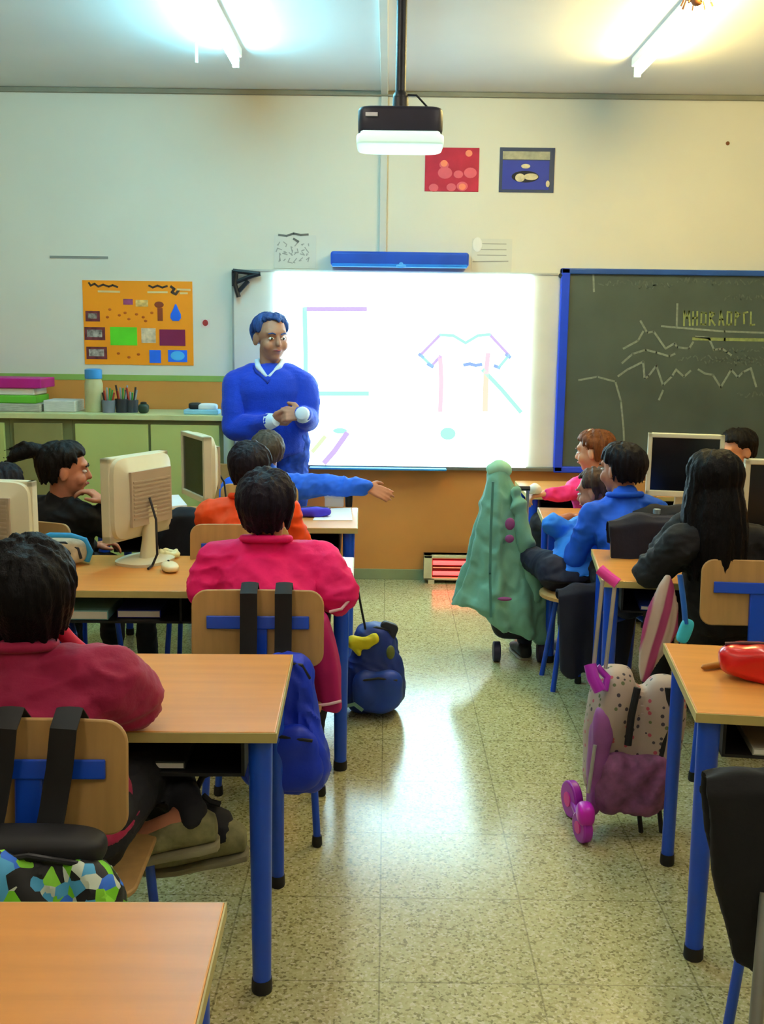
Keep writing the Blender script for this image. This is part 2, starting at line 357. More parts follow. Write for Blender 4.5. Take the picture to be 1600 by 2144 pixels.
scr(t, 'heading', DKI, [[(186, 592), (190, 598), (198, 594), (206, 600), (216, 596), (228, 600), (236, 597), (246, 601)], [(312, 598), (320, 602), (330, 598), (340, 602), (350, 599)]], .012)
scr(t, 'subheading', mat('pale_print', '#e6c48a', .7), [[(206, 610), (250, 611)], [(310, 612), (350, 612)], [(372, 606), (398, 607)], [(378, 614), (392, 614)]], .012)
scr(t, 'ornament', DKI, [[(358, 600), (365, 605), (360, 612), (368, 616), (374, 608)]], .016)
for i, (a, b, c2, d2) in enumerate(((179, 651, 209, 673), (177, 685, 220, 712), (181, 726, 224, 752))):
    q = patch(t, 'photo', a, b, c2, d2, mat('photo_frame_print', '#6a2a30', .7, var=.5, vs=25))
    bm = NB(); A = atY(a + 5, b + 5, D - .0065); B = atY(c2 - 6, d2 - 6, D - .0065); box2(bm, (A.x, D - .0075, B.z), (B.x, D - .006, A.z)); obj('picture', bm, mat('photo_print', '#9a8f86', .7, var=.7, vs=40), q, smooth=False, world=True)
patch(t, 'green_panel', 231, 685, 287, 723, GR2); patch(t, 'maroon_panel', 334, 690, 388, 724, PNK)
patch(t, 'pale_panel', 296, 687, 326, 718, mat('pale_panel', '#d6bfa0', .7, var=.35, vs=30)); patch(t, 'blue_panel', 313, 733, 337, 760, BL2); patch(t, 'sky_panel', 352, 733, 392, 758, BL2)
bm = NB(); ell(bm, atY(372, 745, D - .0065), (.045, .002, .03)); obj('sky_oval', bm, LB, t, world=True)
patch(t, 'violet_print', 258, 626, 278, 638, mat('violet_print', '#8a3f6a', .7, var=.4, vs=30)); patch(t, 'cream_print', 284, 628, 310, 642, mat('cream_print', '#e6b46a', .7, var=.4, vs=40))
bm = NB(); loft(bm, [(atY(368, 640 + dy, D - .0055), V((r, 0, 0)), V((0, .0015, 0))) for dy, r in ((-3, .004), (8, .018), (18, .033), (26, .034), (32, .02))]); obj('blue_drop', bm, BL2, t, world=True)
bm = NB(); ell(bm, atY(333, 638, D - .005), (.03, .002, .02)); box2(bm, (atY(330, 650, D).x, D - .006, atY(330, 672, D).z), (atY(341, 650, D).x, D - .004, atY(330, 645, D).z)); obj('mushroom_drawing', bm, mat('brown_print', '#8a3c1c', .7), t, world=True)
bm = NB()
for x, y in ((230, 648), (250, 660), (262, 655), (270, 668), (286, 658), (300, 664), (305, 672), (225, 664), (318, 655), (248, 740), (270, 748), (290, 742)): ell(bm, atY(x, y, D - .005), (.011, .0015, .008), u=8, v=6)
obj('dot', bm, mat('rust_print', '#c35a0c', .7), t, world=True)
t = poster('poster', 'crimson red poster with pale dots just right of the projector', 890, 309, 1003, 401, mat('crimson_paper', '#b5213f', .6, var=.15, vs=12))
bm = NB()
for x, y, r in ((908, 393, .03), (930, 345, .03), (945, 392, .03), (968, 390, .035), (932, 362, .045), (985, 362, .04), (960, 365, .03)): ell(bm, atY(x, y, D - .005), (r, .0015, r * .8), u=14, v=8)
obj('pale_spot', bm, mat('pink_print', '#d9616f', .7), t, world=True)
bm = NB()
for x, y in ((982, 321), (968, 391), (930, 342)): ell(bm, atY(x, y, D - .0065), (.022, .0015, .02), u=14, v=8)
obj('orange_spot', bm, mat('salmon_print', '#f08a6a', .7), t, world=True)
t = poster('poster', 'dark-edged royal blue poster with a pale emblem, right of the red one', 1046, 309, 1161, 403, mat('slate_paper', '#33405e', .6))
patch(t, 'banner', 1053, 317, 1152, 334, mat('beige_banner', '#a8a690', .7, var=.2, vs=30)); patch(t, 'blue_field', 1052, 336, 1150, 397, mat('blue_field', '#2538a4', .6, var=.1))
bm = NB(); ell(bm, atY(1100, 370, D - .0065), (.085, .0015, .035)); obj('emblem', bm, mat('black_print', '#161a2a', .7), t, world=True)
for x, y, rx, rz_ in ((1089, 372, .03, .025), (1112, 370, .045, .02), (1101, 348, .028, .014), (1147, 385, .012, .02)): bm = NB(); ell(bm, atY(x, y, D - .008), (rx, .0015, rz_)); obj('emblem_patch', bm, mat('cream_figure', '#c9c0a0', .7, var=.3, vs=30), t, world=True)
t = poster('drawing_sheet', 'white sheet with grey pencil scribbles above the whiteboard corner', 574, 492, 662, 562, mat('pale_sheet', '#d3d4c9', .8, var=.02), 'drawing')
G = mat('pencil_grey', '#6d6d68', .8); G2 = mat('pencil_light', '#a2a39b', .8)
scr(t, 'pencil_heading', G, [[(584, 492), (600, 494), (615, 489), (630, 492), (645, 491)], [(615, 500), (625, 506)]], .013)
random.seed(3)
scr(t, 'pencil_scribble', G2, [[(x + random.uniform(-6, 6), y + random.uniform(-6, 6)) for _ in range(3)] for x in range(584, 656, 12) for y in range(512, 556, 11)], .006)
t = poster('drawing_sheet', 'pale sheet with lines of writing right of the blue bar', 988, 500, 1072, 572, MATS['pale_sheet'], 'drawing')
scr(t, 'writing_line', G2, [[(1000, y), (1060 + (y % 3) * 4, y + 1)] for y in (510, 522, 534)] + [[(990, 548), (1064, 547)]], .006)
bm = NB(); ell(bm, atY(1000, 512, D - .006), (.03, .003, .045)); obj('white_shape', bm, PAP, t, world=True)
t = poster('wall_strip', 'thin dark strip along the wall left above the orange poster', 104, 536, 226, 541, mat('dark_strip', '#8b8e86', .7), 'strip')
t = poster('round_sticker', 'small red and white round sticker right of the orange poster', 421, 668, 439, 686, mat('sticker_white', '#e2d0c8', .7), 'sticker')
bm = NB(); ell(bm, atY(430, 676, D - .006), (.018, .002, .02)); obj('red_centre', bm, mat('red_print', '#a83a3a', .7), t, world=True)
bm = NB(); ell(bm, atY(1524, 300, D - .002), (.012, .006, .012)); tag(obj('wall_nail', bm, BRN), 'small brown nail in the yellowish wall at the upper right', 'nail')
# ------------------------------------------------------------------ blackboard
BB = thing('blackboard', 'dark green blackboard covered in chalk writing with a blue frame', 'blackboard', atY(1180, 985, D))
a = atY(1192, 572, D - .04); b = atY(1183, 978, D - .04); xr = 3.35
bm = NB(); box2(bm, (a.x, D - .04, b.z), (xr, D - .005, a.z)); obj('slate', bm, mat('slate_green', '#45534d', .5, var=.14, vs=3), BB, smooth=False, world=True)
FRB = mat('blackboard_frame_blue', '#1b46d8', .35, var=.08)
for nm, A, B in (('frame_side', (a.x - .05, b.z - .03), (a.x + .005, a.z + .03)), ('frame_top', (a.x - .05, a.z - .005), (xr, a.z + .03)), ('frame_bottom', (a.x - .05, b.z - .035), (xr, b.z + .005)), ('frame_side', (xr - .01, b.z - .03), (xr + .04, a.z + .03))):
    bm = NB(); box2(bm, (A[0], D - .06, A[1]), (B[0], D, B[1])); obj(nm, bm, FRB if nm != 'frame_top' else mat('frame_top_blue', '#24509c', .4), BB, smooth=False, world=True, bev=.006)
bm = NB(); box2(bm, (a.x + .2, D - .11, b.z - .03), (xr, D - .06, b.z - .015)); obj('chalk_ledge', bm, FRB, BB, smooth=False, world=True)
bm = NB(); q = atY(1176, 577, D - .03); ell(bm, q, (.018, .03, .018)); obj('hinge_cap', bm, BLK, BB, world=True)
CK = mat('chalk', '#7d8a80', .9, var=.2, vs=60); CKY = mat('chalk_yellow', '#84925c', .9, var=.2, vs=60); CKD = mat('chalk_faint', '#5c6962', .9, var=.2, vs=60)
def C4(pts): return [(1160 + x * .275, 540 + y * .275) for x, y in pts]
def chalk(nm, m, lines, w):
    for l in lines: bm = NB(); stroke(bm, wpl(C4(l), D - .0405), w, .001); obj(nm, bm, m, BB, smooth=False, world=True)
chalk('chalk_frame_line', CK, [[(300, 130), (305, 255)], [(940, 350), (935, 520)], [(930, 530), (1300, 560), (1600, 570)], [(820, 520), (930, 530)], [(190, 930), (330, 905), (460, 940)], [(470, 950), (510, 1090), (530, 1300), (535, 1440)]], .012)
chalk('chalk_yellow_line', CKY, [[(1060, 615), (1300, 620), (1600, 625)]], .02)
L_ = [[(990, 515), (992, 405), (1012, 460), (1030, 405), (1034, 515)], [(1060, 410), (1058, 512)], [(1058, 460), (1090, 455)], [(1092, 408), (1090, 512)], [(1120, 505), (1124, 415), (1158, 420), (1155, 508), (1120, 505)], [(1190, 410), (1186, 512)], [(1190, 412), (1222, 425), (1192, 460), (1226, 512)], [(1258, 512), (1270, 405), (1292, 512)], [(1262, 470), (1286, 468)], [(1322, 410), (1318, 512), (1350, 505), (1352, 415), (1322, 410)], [(1384, 408), (1380, 512)], [(1384, 412), (1416, 430), (1386, 458)], [(1448, 500), (1446, 420), (1476, 412)], [(1500, 412), (1498, 512), (1528, 508)]]
chalk('chalk_word', CKY, L_, .011)
chalk('chalk_graph', CK, [[(490, 900), (560, 850), (680, 790), (690, 920), (720, 900), (780, 820), (830, 970), (900, 900), (930, 850), (990, 905), (1040, 860)], [(1100, 850), (1150, 880), (1210, 890), (1270, 985), (1350, 850), (1400, 910), (1440, 870), (1500, 840), (1540, 980)], [(830, 1010), (800, 1080)], [(660, 480), (710, 570), (760, 560), (850, 690), (920, 650), (940, 680), (1030, 690), (1060, 640)], [(530, 690), (640, 630), (680, 560)], [(520, 800), (600, 730), (700, 700), (780, 720), (880, 750), (920, 730)], [(1080, 600), (1180, 610), (1220, 700), (1280, 690), (1350, 740)]], .013)
random.seed(5); q = []
for r_, (y, xa, xb) in enumerate(((190, 340, 780), (215, 640, 900), (170, 940, 1080), (185, 1140, 1600), (300, 1300, 1600), (760, 950, 1600), (700, 1250, 1600), (800, 1150, 1600), (1040, 1400, 1600))):
    x = xa
    while x < xb: q.append([(x + k * 12, y + random.uniform(-22, 22)) for k in range(4)]); x += 56
chalk('chalk_notes', CKD, q, .008)
# ------------------------------------------------------------------ heater
p0 = atZ(890, 1216, 0.0); HY = D - .12
t = thing('electric_heater', 'cream electric heater with glowing red bars low on the orange wall', 'heater', (atY(930, 1200, HY).x + .12, HY + .05, 0))
CR = mat('cream_enamel', '#d8cfa0', .45)
A = atY(888, 1163, HY); B = atY(990, 1216, HY); xr2 = A.x + .62
bm = NB(); box2(bm, (A.x, HY + .03, B.z), (xr2, HY + .1, A.z)); obj('body', bm, mat('heater_dark', '#3a1410', .4), t, smooth=False, world=True)
for (x0, x1, z0, z1) in ((A.x, A.x + .055, B.z, A.z), (xr2 - .055, xr2, B.z, A.z), (A.x, xr2, A.z - .02, A.z), (A.x, xr2, B.z, B.z + .015)):
    bm = NB(); box2(bm, (x0, HY, z0), (x1, HY + .1, z1)); obj('frame', bm, CR, t, smooth=False, bev=.004, world=True)
for i in (0, 1):
    z = A.z - .05 - i * .07 * (A.z - B.z) / .165
    bm = NB(); tube(bm, [(A.x + .06, HY + .015, z), (xr2 - .06, HY + .015, z)], .014, 10); obj('heating_element', bm, emat('red_glow', '#ff3a3a', 2.6, '#ff5030'), t, world=True)
    bm = NB(); tube(bm, [(A.x + .06, HY + .012, z - .032), (xr2 - .06, HY + .012, z - .032)], .004, 8); obj('guard_bar', bm, CR, t, world=True)
for xx in (A.x + .05, xr2 - .05):
    bm = NB(); box2(bm, (xx - .02, HY, 0), (xx + .02, HY + .1, B.z + .01)); obj('foot', bm, CR, t, smooth=False, world=True)
# ------------------------------------------------------------------ cabinets
CYF = 6.32; CT = atY(300, 868, CYF).z
CG = mat('cabinet_green', '#b3be70', .5, var=.05, vs=2); CGT = mat('cabinet_top_laminate', '#bfc48e', .4); CEDGE = mat('cabinet_edge', '#70764a', .5); CBR = mat('cabinet_olive', '#8a8450', .55, var=.1); 
xs = [atY(x, 930, CYF).x for x in (-330, 20, 155, 313, 462)]
def cabinet(label, doors, x0, x1, dm):
    t = thing('cabinet', label, 'cabinet', ((x0 + x1) / 2, CYF + .2, 0), 0, 'low green cabinets along the wall')
    bm = NB(); box2(bm, (x0, CYF + .02, 0), (x1, D - .02, CT - .035)); obj('body', bm, CEDGE, t, smooth=False, world=True)
    n = len(doors)
    for (a_, b_) in doors:
        bm = NB(); box2(bm, (a_ + .008, CYF, .08), (b_ - .008, CYF + .02, CT - .06)); d_ = obj('door', bm, dm, t, smooth=False, bev=.004, world=True)
        bm = NB(); tube(bm, [(b_ - .05, CYF - .02, .62), (b_ - .05, CYF - .02, .74)], .006, 8); obj('handle', bm, mat('handle_metal', '#9a9a8a', .3, .8), d_, world=True)
    return t
cabinet('light green cabinet with two doors beside the teacher', [(xs[2], xs[3]), (xs[3], xs[4])], xs[2] - .01, xs[4] + .015, CG)
cabinet('olive door cabinet in the middle of the green row', [(xs[1] + .02, xs[2] - .06)], xs[1], xs[2] - .012, CBR)
cabinet('green cabinet at the left end of the row', [(xs[0], xs[1] - .02)], xs[0], xs[1] - .002, CG)
bm = NB(); box2(bm, (xs[0] - .01, CYF - .015, CT - .033), (xs[4] + .03, D - .018, CT)); o = obj('worktop', bm, CGT, smooth=False, bev=.004); tag(o, 'long pale green worktop over the cabinets', 'worktop')
def onCab(x, y, Y): p = atY(x, y, Y); return V((p.x, Y, CT))
# things on the worktop
MG = mat('magenta_card', '#b01678', .5); GC = mat('green_card', '#5fae2f', .5); WH = mat('white_card', '#dfe0d8', .6)
def stack_box(name, label, cat, x0, x1, y0, y1, Y, dep, m, lid=None, base=None):
    a = atY(x0, y0, Y); b = atY(x1, y1, Y); zb = CT if base is None else base
    t = thing(name, label, cat, ((a.x + b.x) / 2, Y + dep / 2, zb))
    bm = NB(); box2(bm, (a.x, Y, zb), (b.x, Y + dep, a.z)); obj('body', bm, m, t, smooth=False, bev=.006, world=True)
    if lid:
        bm = NB(); box2(bm, (a.x - .006, Y - .006, a.z - .02), (b.x + .006, Y + dep + .006, a.z + .004)); obj('lid', bm, lid, t, smooth=False, bev=.004, world=True)
    return a.z + .004 if lid else a.z
z1 = stack_box('paper_stack', 'grey stack of papers at the left end of the worktop', 'papers', -120, 85, 843, 868, 6.4, .28, mat('grey_papers', '#a9a79a', .8, var=.25, vs=20, stretch=(1, 1, 12)))
z2 = stack_box('folder', 'bright green folder on the paper stack', 'folder', -110, 76, 826, 843, 6.41, .25, GC, base=z1 + .001)
z3 = stack_box('box_lid', 'white box between the green folder and the magenta folder', 'box', -110, 72, 811, 826, 6.42, .24, WH, base=z2 + .001)
z4 = stack_box('folder', 'magenta folder on top of the stack at the left', 'folder', -110, 86, 790, 811, 6.4, .27, MG, base=z3 + .001)
stack_box('paper_stack', 'low white pile of papers beside the folders on the worktop', 'papers', 90, 158, 838, 866, 6.42, .2, mat('white_papers', '#c9c9c0', .8, var=.15, vs=20, stretch=(1, 1, 12)))
p = onCab(198, 860, 6.48); jt = atY(198, 772, 6.48).z - CT
t = thing('jar', 'pale plastic jar with a sky blue lid on the worktop', 'jar', p)
bm = NB(); lathe(bm, [(.05, 0), (.055, .01), (.055, jt - .09), (.045, jt - .06), (.045, jt - .05)]); obj('body', bm, mat('jar_plastic', '#b9b88a', .35), t)
bm = NB(); lathe(bm, [(.05, jt - .06), (.052, jt - .055), (.052, jt - .005), (.04, jt)]); obj('lid', bm, mat('sky_blue_plastic', '#3f98e0', .4), t)
for i, (x, y0, cm, lb) in enumerate(((228, 822, '#6d7480', 'grey cup of pens on the worktop'), (256, 818, '#23262c', 'black cup of pens in the middle of the worktop'), (276, 822, '#31353c', 'dark grey cup holding a red marker on the worktop'))):
    p = onCab(x, 860, 6.45 + .02 * i); h = atY(x, y0, 6.45).z - CT; r = .042
    t = thing('pen_cup', lb, 'pen holder', p, 0, 'pen cups on the worktop')
    bm = NB(); lathe(bm, [(r * .9, 0), (r, h * .6), (r, h * .62), (r * .85, h * .62), (r * .8, .01)]); obj('cup', bm, mat('cup_%d' % i, cm, .5), t)
    for k in range(6):
        a_ = k * 1.05 + i; bm = NB(); tube(bm, [(math.cos(a_) * r * .3, math.sin(a_) * r * .3, .02), (math.cos(a_) * r * .85, math.sin(a_) * r * .85, h * (1 + .12 * (k % 3)))], .006, 6)
        obj('pen', bm, [mat('pen_red', '#a63426', .4), mat('pen_green', '#3c8a3a', .4), mat('pen_grey', '#8a8f96', .4), BLK][(k + i) % 4], t)
p = onCab(301, 860, 6.42); t = thing('tape_dispenser', 'small round dark green pot right of the pen cups', 'pot', p)
bm = NB(); superell(bm, (0, 0, .03), (.032, .032, .03), .7); obj('body', bm, mat('dark_green_pot', '#20352a', .4), t)
bm = NB(); lathe(bm, [(.018, .057), (.02, .064), (.012, .07)]); obj('lid', bm, BLK, t)
p = onCab(425, 862, 6.42); t = thing('tissue_box', 'light blue and white packet with a black top on the worktop', 'packet', p)
bm = NB(); box2(bm, (-.11, -.05, 0), (.1, .06, .03)); obj('tray', bm, mat('pale_blue_box', '#8cc4de', .5), t, smooth=False, bev=.006)
bm = NB(); superell(bm, (.03, 0, .045), (.06, .045, .022), .6); obj('white_packet', bm, mat('white_plastic', '#e2eaea', .4), t)
bm = NB(); superell(bm, (-.045, 0, .05), (.04, .035, .02), .5); obj('black_top', bm, BLK, t)
# ------------------------------------------------------------------ desks
DH = .69
WOOD = mat('desk_laminate', '#d08d44', .35, var=.07, vs=2.2, stretch=(1, 14, 14), spec=.35); EDGE = mat('desk_edge', '#b3a566', .5)
BLUE = mat('blue_enamel', '#0f49c8', .32, var=.05, spec=.5); BCAP = mat('black_rubber', '#14151a', .6); TRAY = mat('tray_black', '#15161a', .5)
def make_desk(label, W=1.25, Dp=.6):
    t = thing('school_desk', label, 'desk', (0, 0, 0), 0, 'double pupil desks')
    bm = NB(); box2(bm, (-W / 2, -Dp / 2, DH - .024), (W / 2, Dp / 2, DH)); obj('tabletop', bm, WOOD, t, smooth=False, bev=.003)
    bm = NB()
    for A, B in (((-W / 2 - .003, -Dp / 2 - .003, DH - .026), (W / 2 + .003, -Dp / 2, DH - .002)), ((-W / 2 - .003, Dp / 2, DH - .026), (W / 2 + .003, Dp / 2 + .003, DH - .002)), ((-W / 2 - .003, -Dp / 2, DH - .026), (-W / 2, Dp / 2, DH - .002)), ((W / 2, -Dp / 2, DH - .026), (W / 2 + .003, Dp / 2, DH - .002))): box2(bm, A, B)
    obj('edge_band', bm, EDGE, t, smooth=False)
    for sx in (-1, 1):
        for sy, rt, rb in ((-1, .029, .023), (1, .021, .019)):
            x, y = sx * (W / 2 - .04), sy * (Dp / 2 - .05)
            bm = NB(); tube(bm, [(x, y, .035), (x, y, DH - .026)], [rb, rt], 16); l = obj('leg', bm, BLUE, t)
            bm = NB(); lathe(bm, [(rb + .001, 0), (rb + .003, .006), (rb + .002, .035)], 16, (x, y, 0)); obj('foot_cap', bm, BCAP, l)
    for sx in (-1, 1):
        bm = NB(); tube(bm, [(sx * (W / 2 - .04), -Dp / 2 + .05, DH - .05), (sx * (W / 2 - .04), Dp / 2 - .05, DH - .05)], .014, 10); obj('side_rail', bm, BLUE, t)
    bm = NB(); box2(bm, (-W / 2 + .08, -Dp / 2 + .07, DH - .14), (W / 2 - .08, Dp / 2 - .06, DH - .132)); box2(bm, (-W / 2 + .08, Dp / 2 - .068, DH - .14), (W / 2 - .08, Dp / 2 - .06, DH - .03))
    for x in (-W / 2 + .08, -.004, W / 2 - .088): box2(bm, (x, -Dp / 2 + .07, DH - .14), (x + .008, Dp / 2 - .06, DH - .03))
    obj('book_tray', bm, TRAY, t, smooth=False)
    return t
W, DP = 1.25, .6
def deskpos(px, py, side, rz, edge='near'):
    """world centre of a desk from the tabletop's inner corner (side=+1: right corner)"""
    p = atZ(px, py, DH); R = Matrix.Rotation(rz, 3, 'Z')
    off = R @ V((side * W / 2, -DP / 2 if edge == 'near' else DP / 2, 0)); q = p - off; return V((q.x, q.y, 0))
r1 = math.radians(1.5); r2 = math.radians(-7)
desks = {}
specs = [('L3', 577, 1533, 1, r1, 'near', 'empty-topped desk behind the crimson jacket pupil, left of the aisle'),
         ('L4', 471, 1888, 1, r1, 'far', 'nearest desk at the bottom left corner, bare pale top'),
         ('L2', 738, 1240, 1, r1, 'near', 'desk carrying the monitor turned backwards, in front of the magenta smock pupil'),
         ('L1', 748, 1106, 1, r1, 'near', 'front left desk with papers and a violet pencil case'),
         ('R1', 1145, 1104, -1, math.radians(-4), 'near', 'front right desk below the blackboard with the large monitor'),
         ('R2', 1262, 1215, -1, r2, 'near', 'desk with the water bottle beside the girl with long black hair'),
         ('R3', 1460, 1491, -1, r2, 'near', 'nearest right desk with the red pencil case')]
for i, (k, px, py, sd, rz, ed, lb) in enumerate(specs):
    c = deskpos(px, py, sd, rz, ed)
    if i == 0: d0 = make_desk(lb); d0.location = c; d0.rotation_euler = (0, 0, rz); desks[k] = d0
    else: desks[k] = dup(d0, c, rz, lb)
desks['L1b'] = dup(d0, desks['L1'].location + V((-1.29, -.03, 0)), r1, 'desk at the left edge behind the girl in black')
desks['R0'] = dup(d0, V((1.45, 6.35, 0)), 0, 'desk under the blackboard where the girl in pink sits')
def dpt(k, x, y, z=DH):
    o = desks[k]; return o.location + Matrix.Rotation(o.rotation_euler.z, 3, 'Z') @ V((x, y, z))
# ------------------------------------------------------------------ chairs
CW = mat('chair_plywood', '#b08b55', .45, var=.1, vs=3, stretch=(12, 12, 1)); 
def make_chair(label):
    t = thing('school_chair', label, 'chair', (0, 0, 0), 0, 'plywood school chairs')
    bm = NB(); rboard(bm, .40, .235, .045, .012, Matrix.Translation((0, -.2, .713)) @ Matrix.Rotation(math.radians(-6), 4, 'X'), curve=-.022); obj('backrest', bm, CW, t, bev=.004)
    bm = NB(); rboard(bm, .38, .36, .06, .014, Matrix.Translation((0, 0, .425)) @ Matrix.Rotation(math.radians(90), 4, 'X')); obj('seat', bm, CW, t, bev=.004)
    bm = NB(); R = Matrix.Rotation(math.radians(-6), 3, 'X'); box(bm, (0, -.222, .735), (.31, .008, .04), R)
    obj('back_bar', bm, BLUE, t, smooth=False, bev=.003)
    bm = NB(); box(bm, (0, -.224, .61), (.055, .02, .26), R); tube(bm, [(0, -.215, .48), (0, -.19, .42), (0, -.14, .395), (0, .1, .395)], .022, 10, flat=.6); obj('back_post', bm, BLUE, t, bev=.004)
    for sx in (-1, 1):
        for pts in ([(sx * .04, -.08, .39), (sx * .12, -.12, .385), (sx * .16, -.16, .36), (sx * .18, -.2, .03)], [(sx * .04, .1, .39), (sx * .12, .12, .385), (sx * .16, .14, .36), (sx * .18, .17, .03)]):
            bm = NB(); tube(bm, pts, .012, 10); l = obj('leg', bm, BLUE, t)
            q = pts[-1]; bm = NB(); lathe(bm, [(.014, 0), (.017, .006), (.015, .035)], 12, (q[0], q[1], 0)); obj('foot_cap', bm, BCAP, l)
    return t
def chairpos(px, py, rz=0, z=.83):   # pixel of the centre of the top edge of the back
    p = atZ(px, py, z); q = p - Matrix.Rotation(rz, 3, 'Z') @ V((0, -.213, 0)); return V((q.x, q.y, 0))
chairs = {}
cs = [('crimson', 56, 1512, r1, 'chair of the pupil in the crimson jacket, black straps over its back'),
      ('magenta', 540, 1238, r1, 'chair of the pupil in the magenta smock, two black straps over its back'),
      ('r2', 1592, 1176, math.radians(-5), 'chair behind the long-haired girl with a clear blue T-shaped support'),
      ('near', 1900, 1655, math.radians(-6), 'chair at the right edge under the black coat')]
for i, (k, px, py, rz, lb) in enumerate(cs):
    c = chairpos(px, py, rz)
    if i == 0: c0 = make_chair(lb); c0.location = c; c0.rotation_euler = (0, 0, rz); chairs[k] = c0
    else: chairs[k] = dup(c0, c, rz, lb)
#PART2
desks['L2b'] = dup(d0, desks['L2'].location + V((-1.285, -.034, 0)), r1, 'desk at the left edge carrying the cut-off pale monitor')
# ------------------------------------------------------------------ monitors
MBG = mat('monitor_beige', '#cfccae', .5, var=.04); MBK = mat('monitor_back_grille', '#a99b86', .6, var=.06); SCR = mat('dark_screen', '#0c0e14', .18, var=.1, spec=.5)
def monitor(label, loc, rz, h=.31, w=.365, base_h=.1):
    t = thing('computer_monitor', label, 'monitor', loc, rz, 'beige computer monitors on the desks'); z0 = base_h; zc = z0 + h / 2
    bm = NB(); b = .022
    for A, B in (((-w / 2, -.03, z0), (-w / 2 + b, .012, z0 + h)), ((w / 2 - b, -.03, z0), (w / 2, .012, z0 + h)), ((-w / 2, -.03, z0 + h - b), (w / 2, .012, z0 + h)), ((-w / 2, -.03, z0), (w / 2, .012, z0 + b + .008))): box2(bm, A, B)
    obj('bezel', bm, MBG, t, smooth=False, bev=.004)
    bm = NB(); box2(bm, (-w / 2 + .018, -.022, z0 + .02), (w / 2 - .018, .005, z0 + h - .018)); obj('screen', bm, SCR, t, smooth=False)
    bm = NB(); loft(bm, [(V((0, y, zc + .004)), V((a, 0, 0)), V((0, 0, c))) for y, a, c in ((.012, w / 2 - .004, h / 2 - .004), (.03, w / 2 - .006, h / 2 - .006), (.055, w / 2 - .05, h / 2 - .05), (.07, w / 2 - .07, h / 2 - .07))], 32, .3); obj('back_shell', bm, MBG, t)
    bm = NB(); box2(bm, (-w / 2 + .06, .06, zc - h / 2 + .06), (w / 2 - .06, .073, zc + h / 2 - .055))
    for i in range(10): box2(bm, (-w / 2 + .07, .072, zc - .078 + i * .016), (w / 2 - .07, .076, zc - .071 + i * .016))
    obj('vent_grille', bm, MBK, t, smooth=False)
    bm = NB(); loft(bm, [(V((0, .05, .012)), V((.05, 0, 0)), V((0, .022, 0))), (V((0, .055, .1)), V((.035, 0, 0)), V((0, .018, 0))), (V((0, .06, z0 + .13)), V((.035, 0, 0)), V((0, .016, 0)))], 20, .6); obj('neck', bm, MBG, t)
    bm = NB(); loft(bm, [(V((0, .03, z)), V((a, 0, 0)), V((0, a * .8, 0))) for z, a in ((0, .12), (.012, .122), (.02, .105), (.024, .06))], 28, .75); obj('base', bm, MBG, t)
    bm = NB(); tube(bm, [(.02, .075, zc), (.04, .12, zc - .08), (.05, .13, .05), (.07, .12, .006), (.12, .14, .006)], .005, 8); obj('cable', bm, BLK, t)
    return t
def ondesk(x, y, z=DH): p = atZ(x, y, z); return p
q = ondesk(292, 1174); monitor('beige monitor seen from its back beside the magenta smock pupil', V((q.x, q.y, DH)), math.radians(-116), h=.33)
p = atY(415, 1000, 5.12); monitor('angled monitor with a dark screen on the front left desk', V((p.x, 5.12, DH)), math.radians(-62), h=.32)
p = atY(76, 1100, 3.8); monitor('pale monitor cut by the left edge behind the crimson jacket pupil', V((p.x - .17, 3.78, DH)), math.radians(172), h=.27)
p = atY(1434, 960, 5.2); monitor('large monitor facing the camera below the blackboard, full screen visible', V((p.x, 5.2, DH)), math.radians(-12), h=.315, base_h=.13)
p = atY(1560, 1000, 4.25); monitor('monitor cut by the right edge beside the long-haired girl', V((p.x + .18, 4.25, DH)), math.radians(-6), h=.33, base_h=.1)
# mice, papers, cases
def mouse(x, y, label, m, rz=0):
    p = ondesk(x, y); t = thing('computer_mouse', label, 'mouse', p, rz); bm = NB(); superell(bm, (0, 0, .018), (.032, .055, .018), .8); obj('shell', bm, m, t)
    bm = NB(); superell(bm, (0, .025, .034), (.004, .01, .006), .8); obj('wheel', bm, BLK, t)
    bm = NB(); tube(bm, [(0, .055, .012), (.01, .1, .006), (-.03, .16, .005), (-.02, .22, .005)], .0025, 6); obj('cable', bm, BLK, t)
mouse(356, 1196, 'pale computer mouse on the desk in front of the backwards monitor', mat('mouse_pale', '#e6d9b0', .4), .4)
t = thing('flower_ornament', 'small pale yellow crumpled paper beside the backwards monitor', 'paper', ondesk(352, 1168))
bm = NB(); random.seed(9)
for k in range(9): a = k * .7; ell(bm, (math.cos(a) * .03, math.sin(a) * .022, .016 + .006 * (k % 2)), (.02, .014, .014), u=10, v=6)
obj('crumpled_sheet', remeshed(bm, .005, 1, [(60, 60, 60, .004, 0)]), mat('pale_yellow_paper', '#e8e6b4', .7), t)
def sheet(label, pts, m, k=None, thick=.003, name='paper_sheet', cat='paper', z=DH):
    ps = [atZ(x, y, z) for x, y in pts]; bm = NB()
    lo = [bm.verts.new((p.x, p.y, z + .0005)) for p in ps]; hi = [bm.verts.new((p.x, p.y, z + thick)) for p in ps]; n = len(ps)
    bm.faces.new(lo); bm.faces.new(hi)
    for i in range(n): bm.faces.new((lo[i], lo[(i + 1) % n], hi[(i + 1) % n], hi[i]))
    return tag(obj(name, bm, m, smooth=False), label, cat)
WPAP = mat('white_sheet', '#e9edf2', .6, var=.02)
sheet('white paper lying at the right end of the front left desk', [(655, 1090), (738, 1090), (735, 1064), (668, 1066)], WPAP)
sheet('open white notebook in front of the magenta smock pupil', [(676, 1226), (728, 1226), (722, 1172), (680, 1170)], WPAP, thick=.012, name='notebook', cat='notebook')
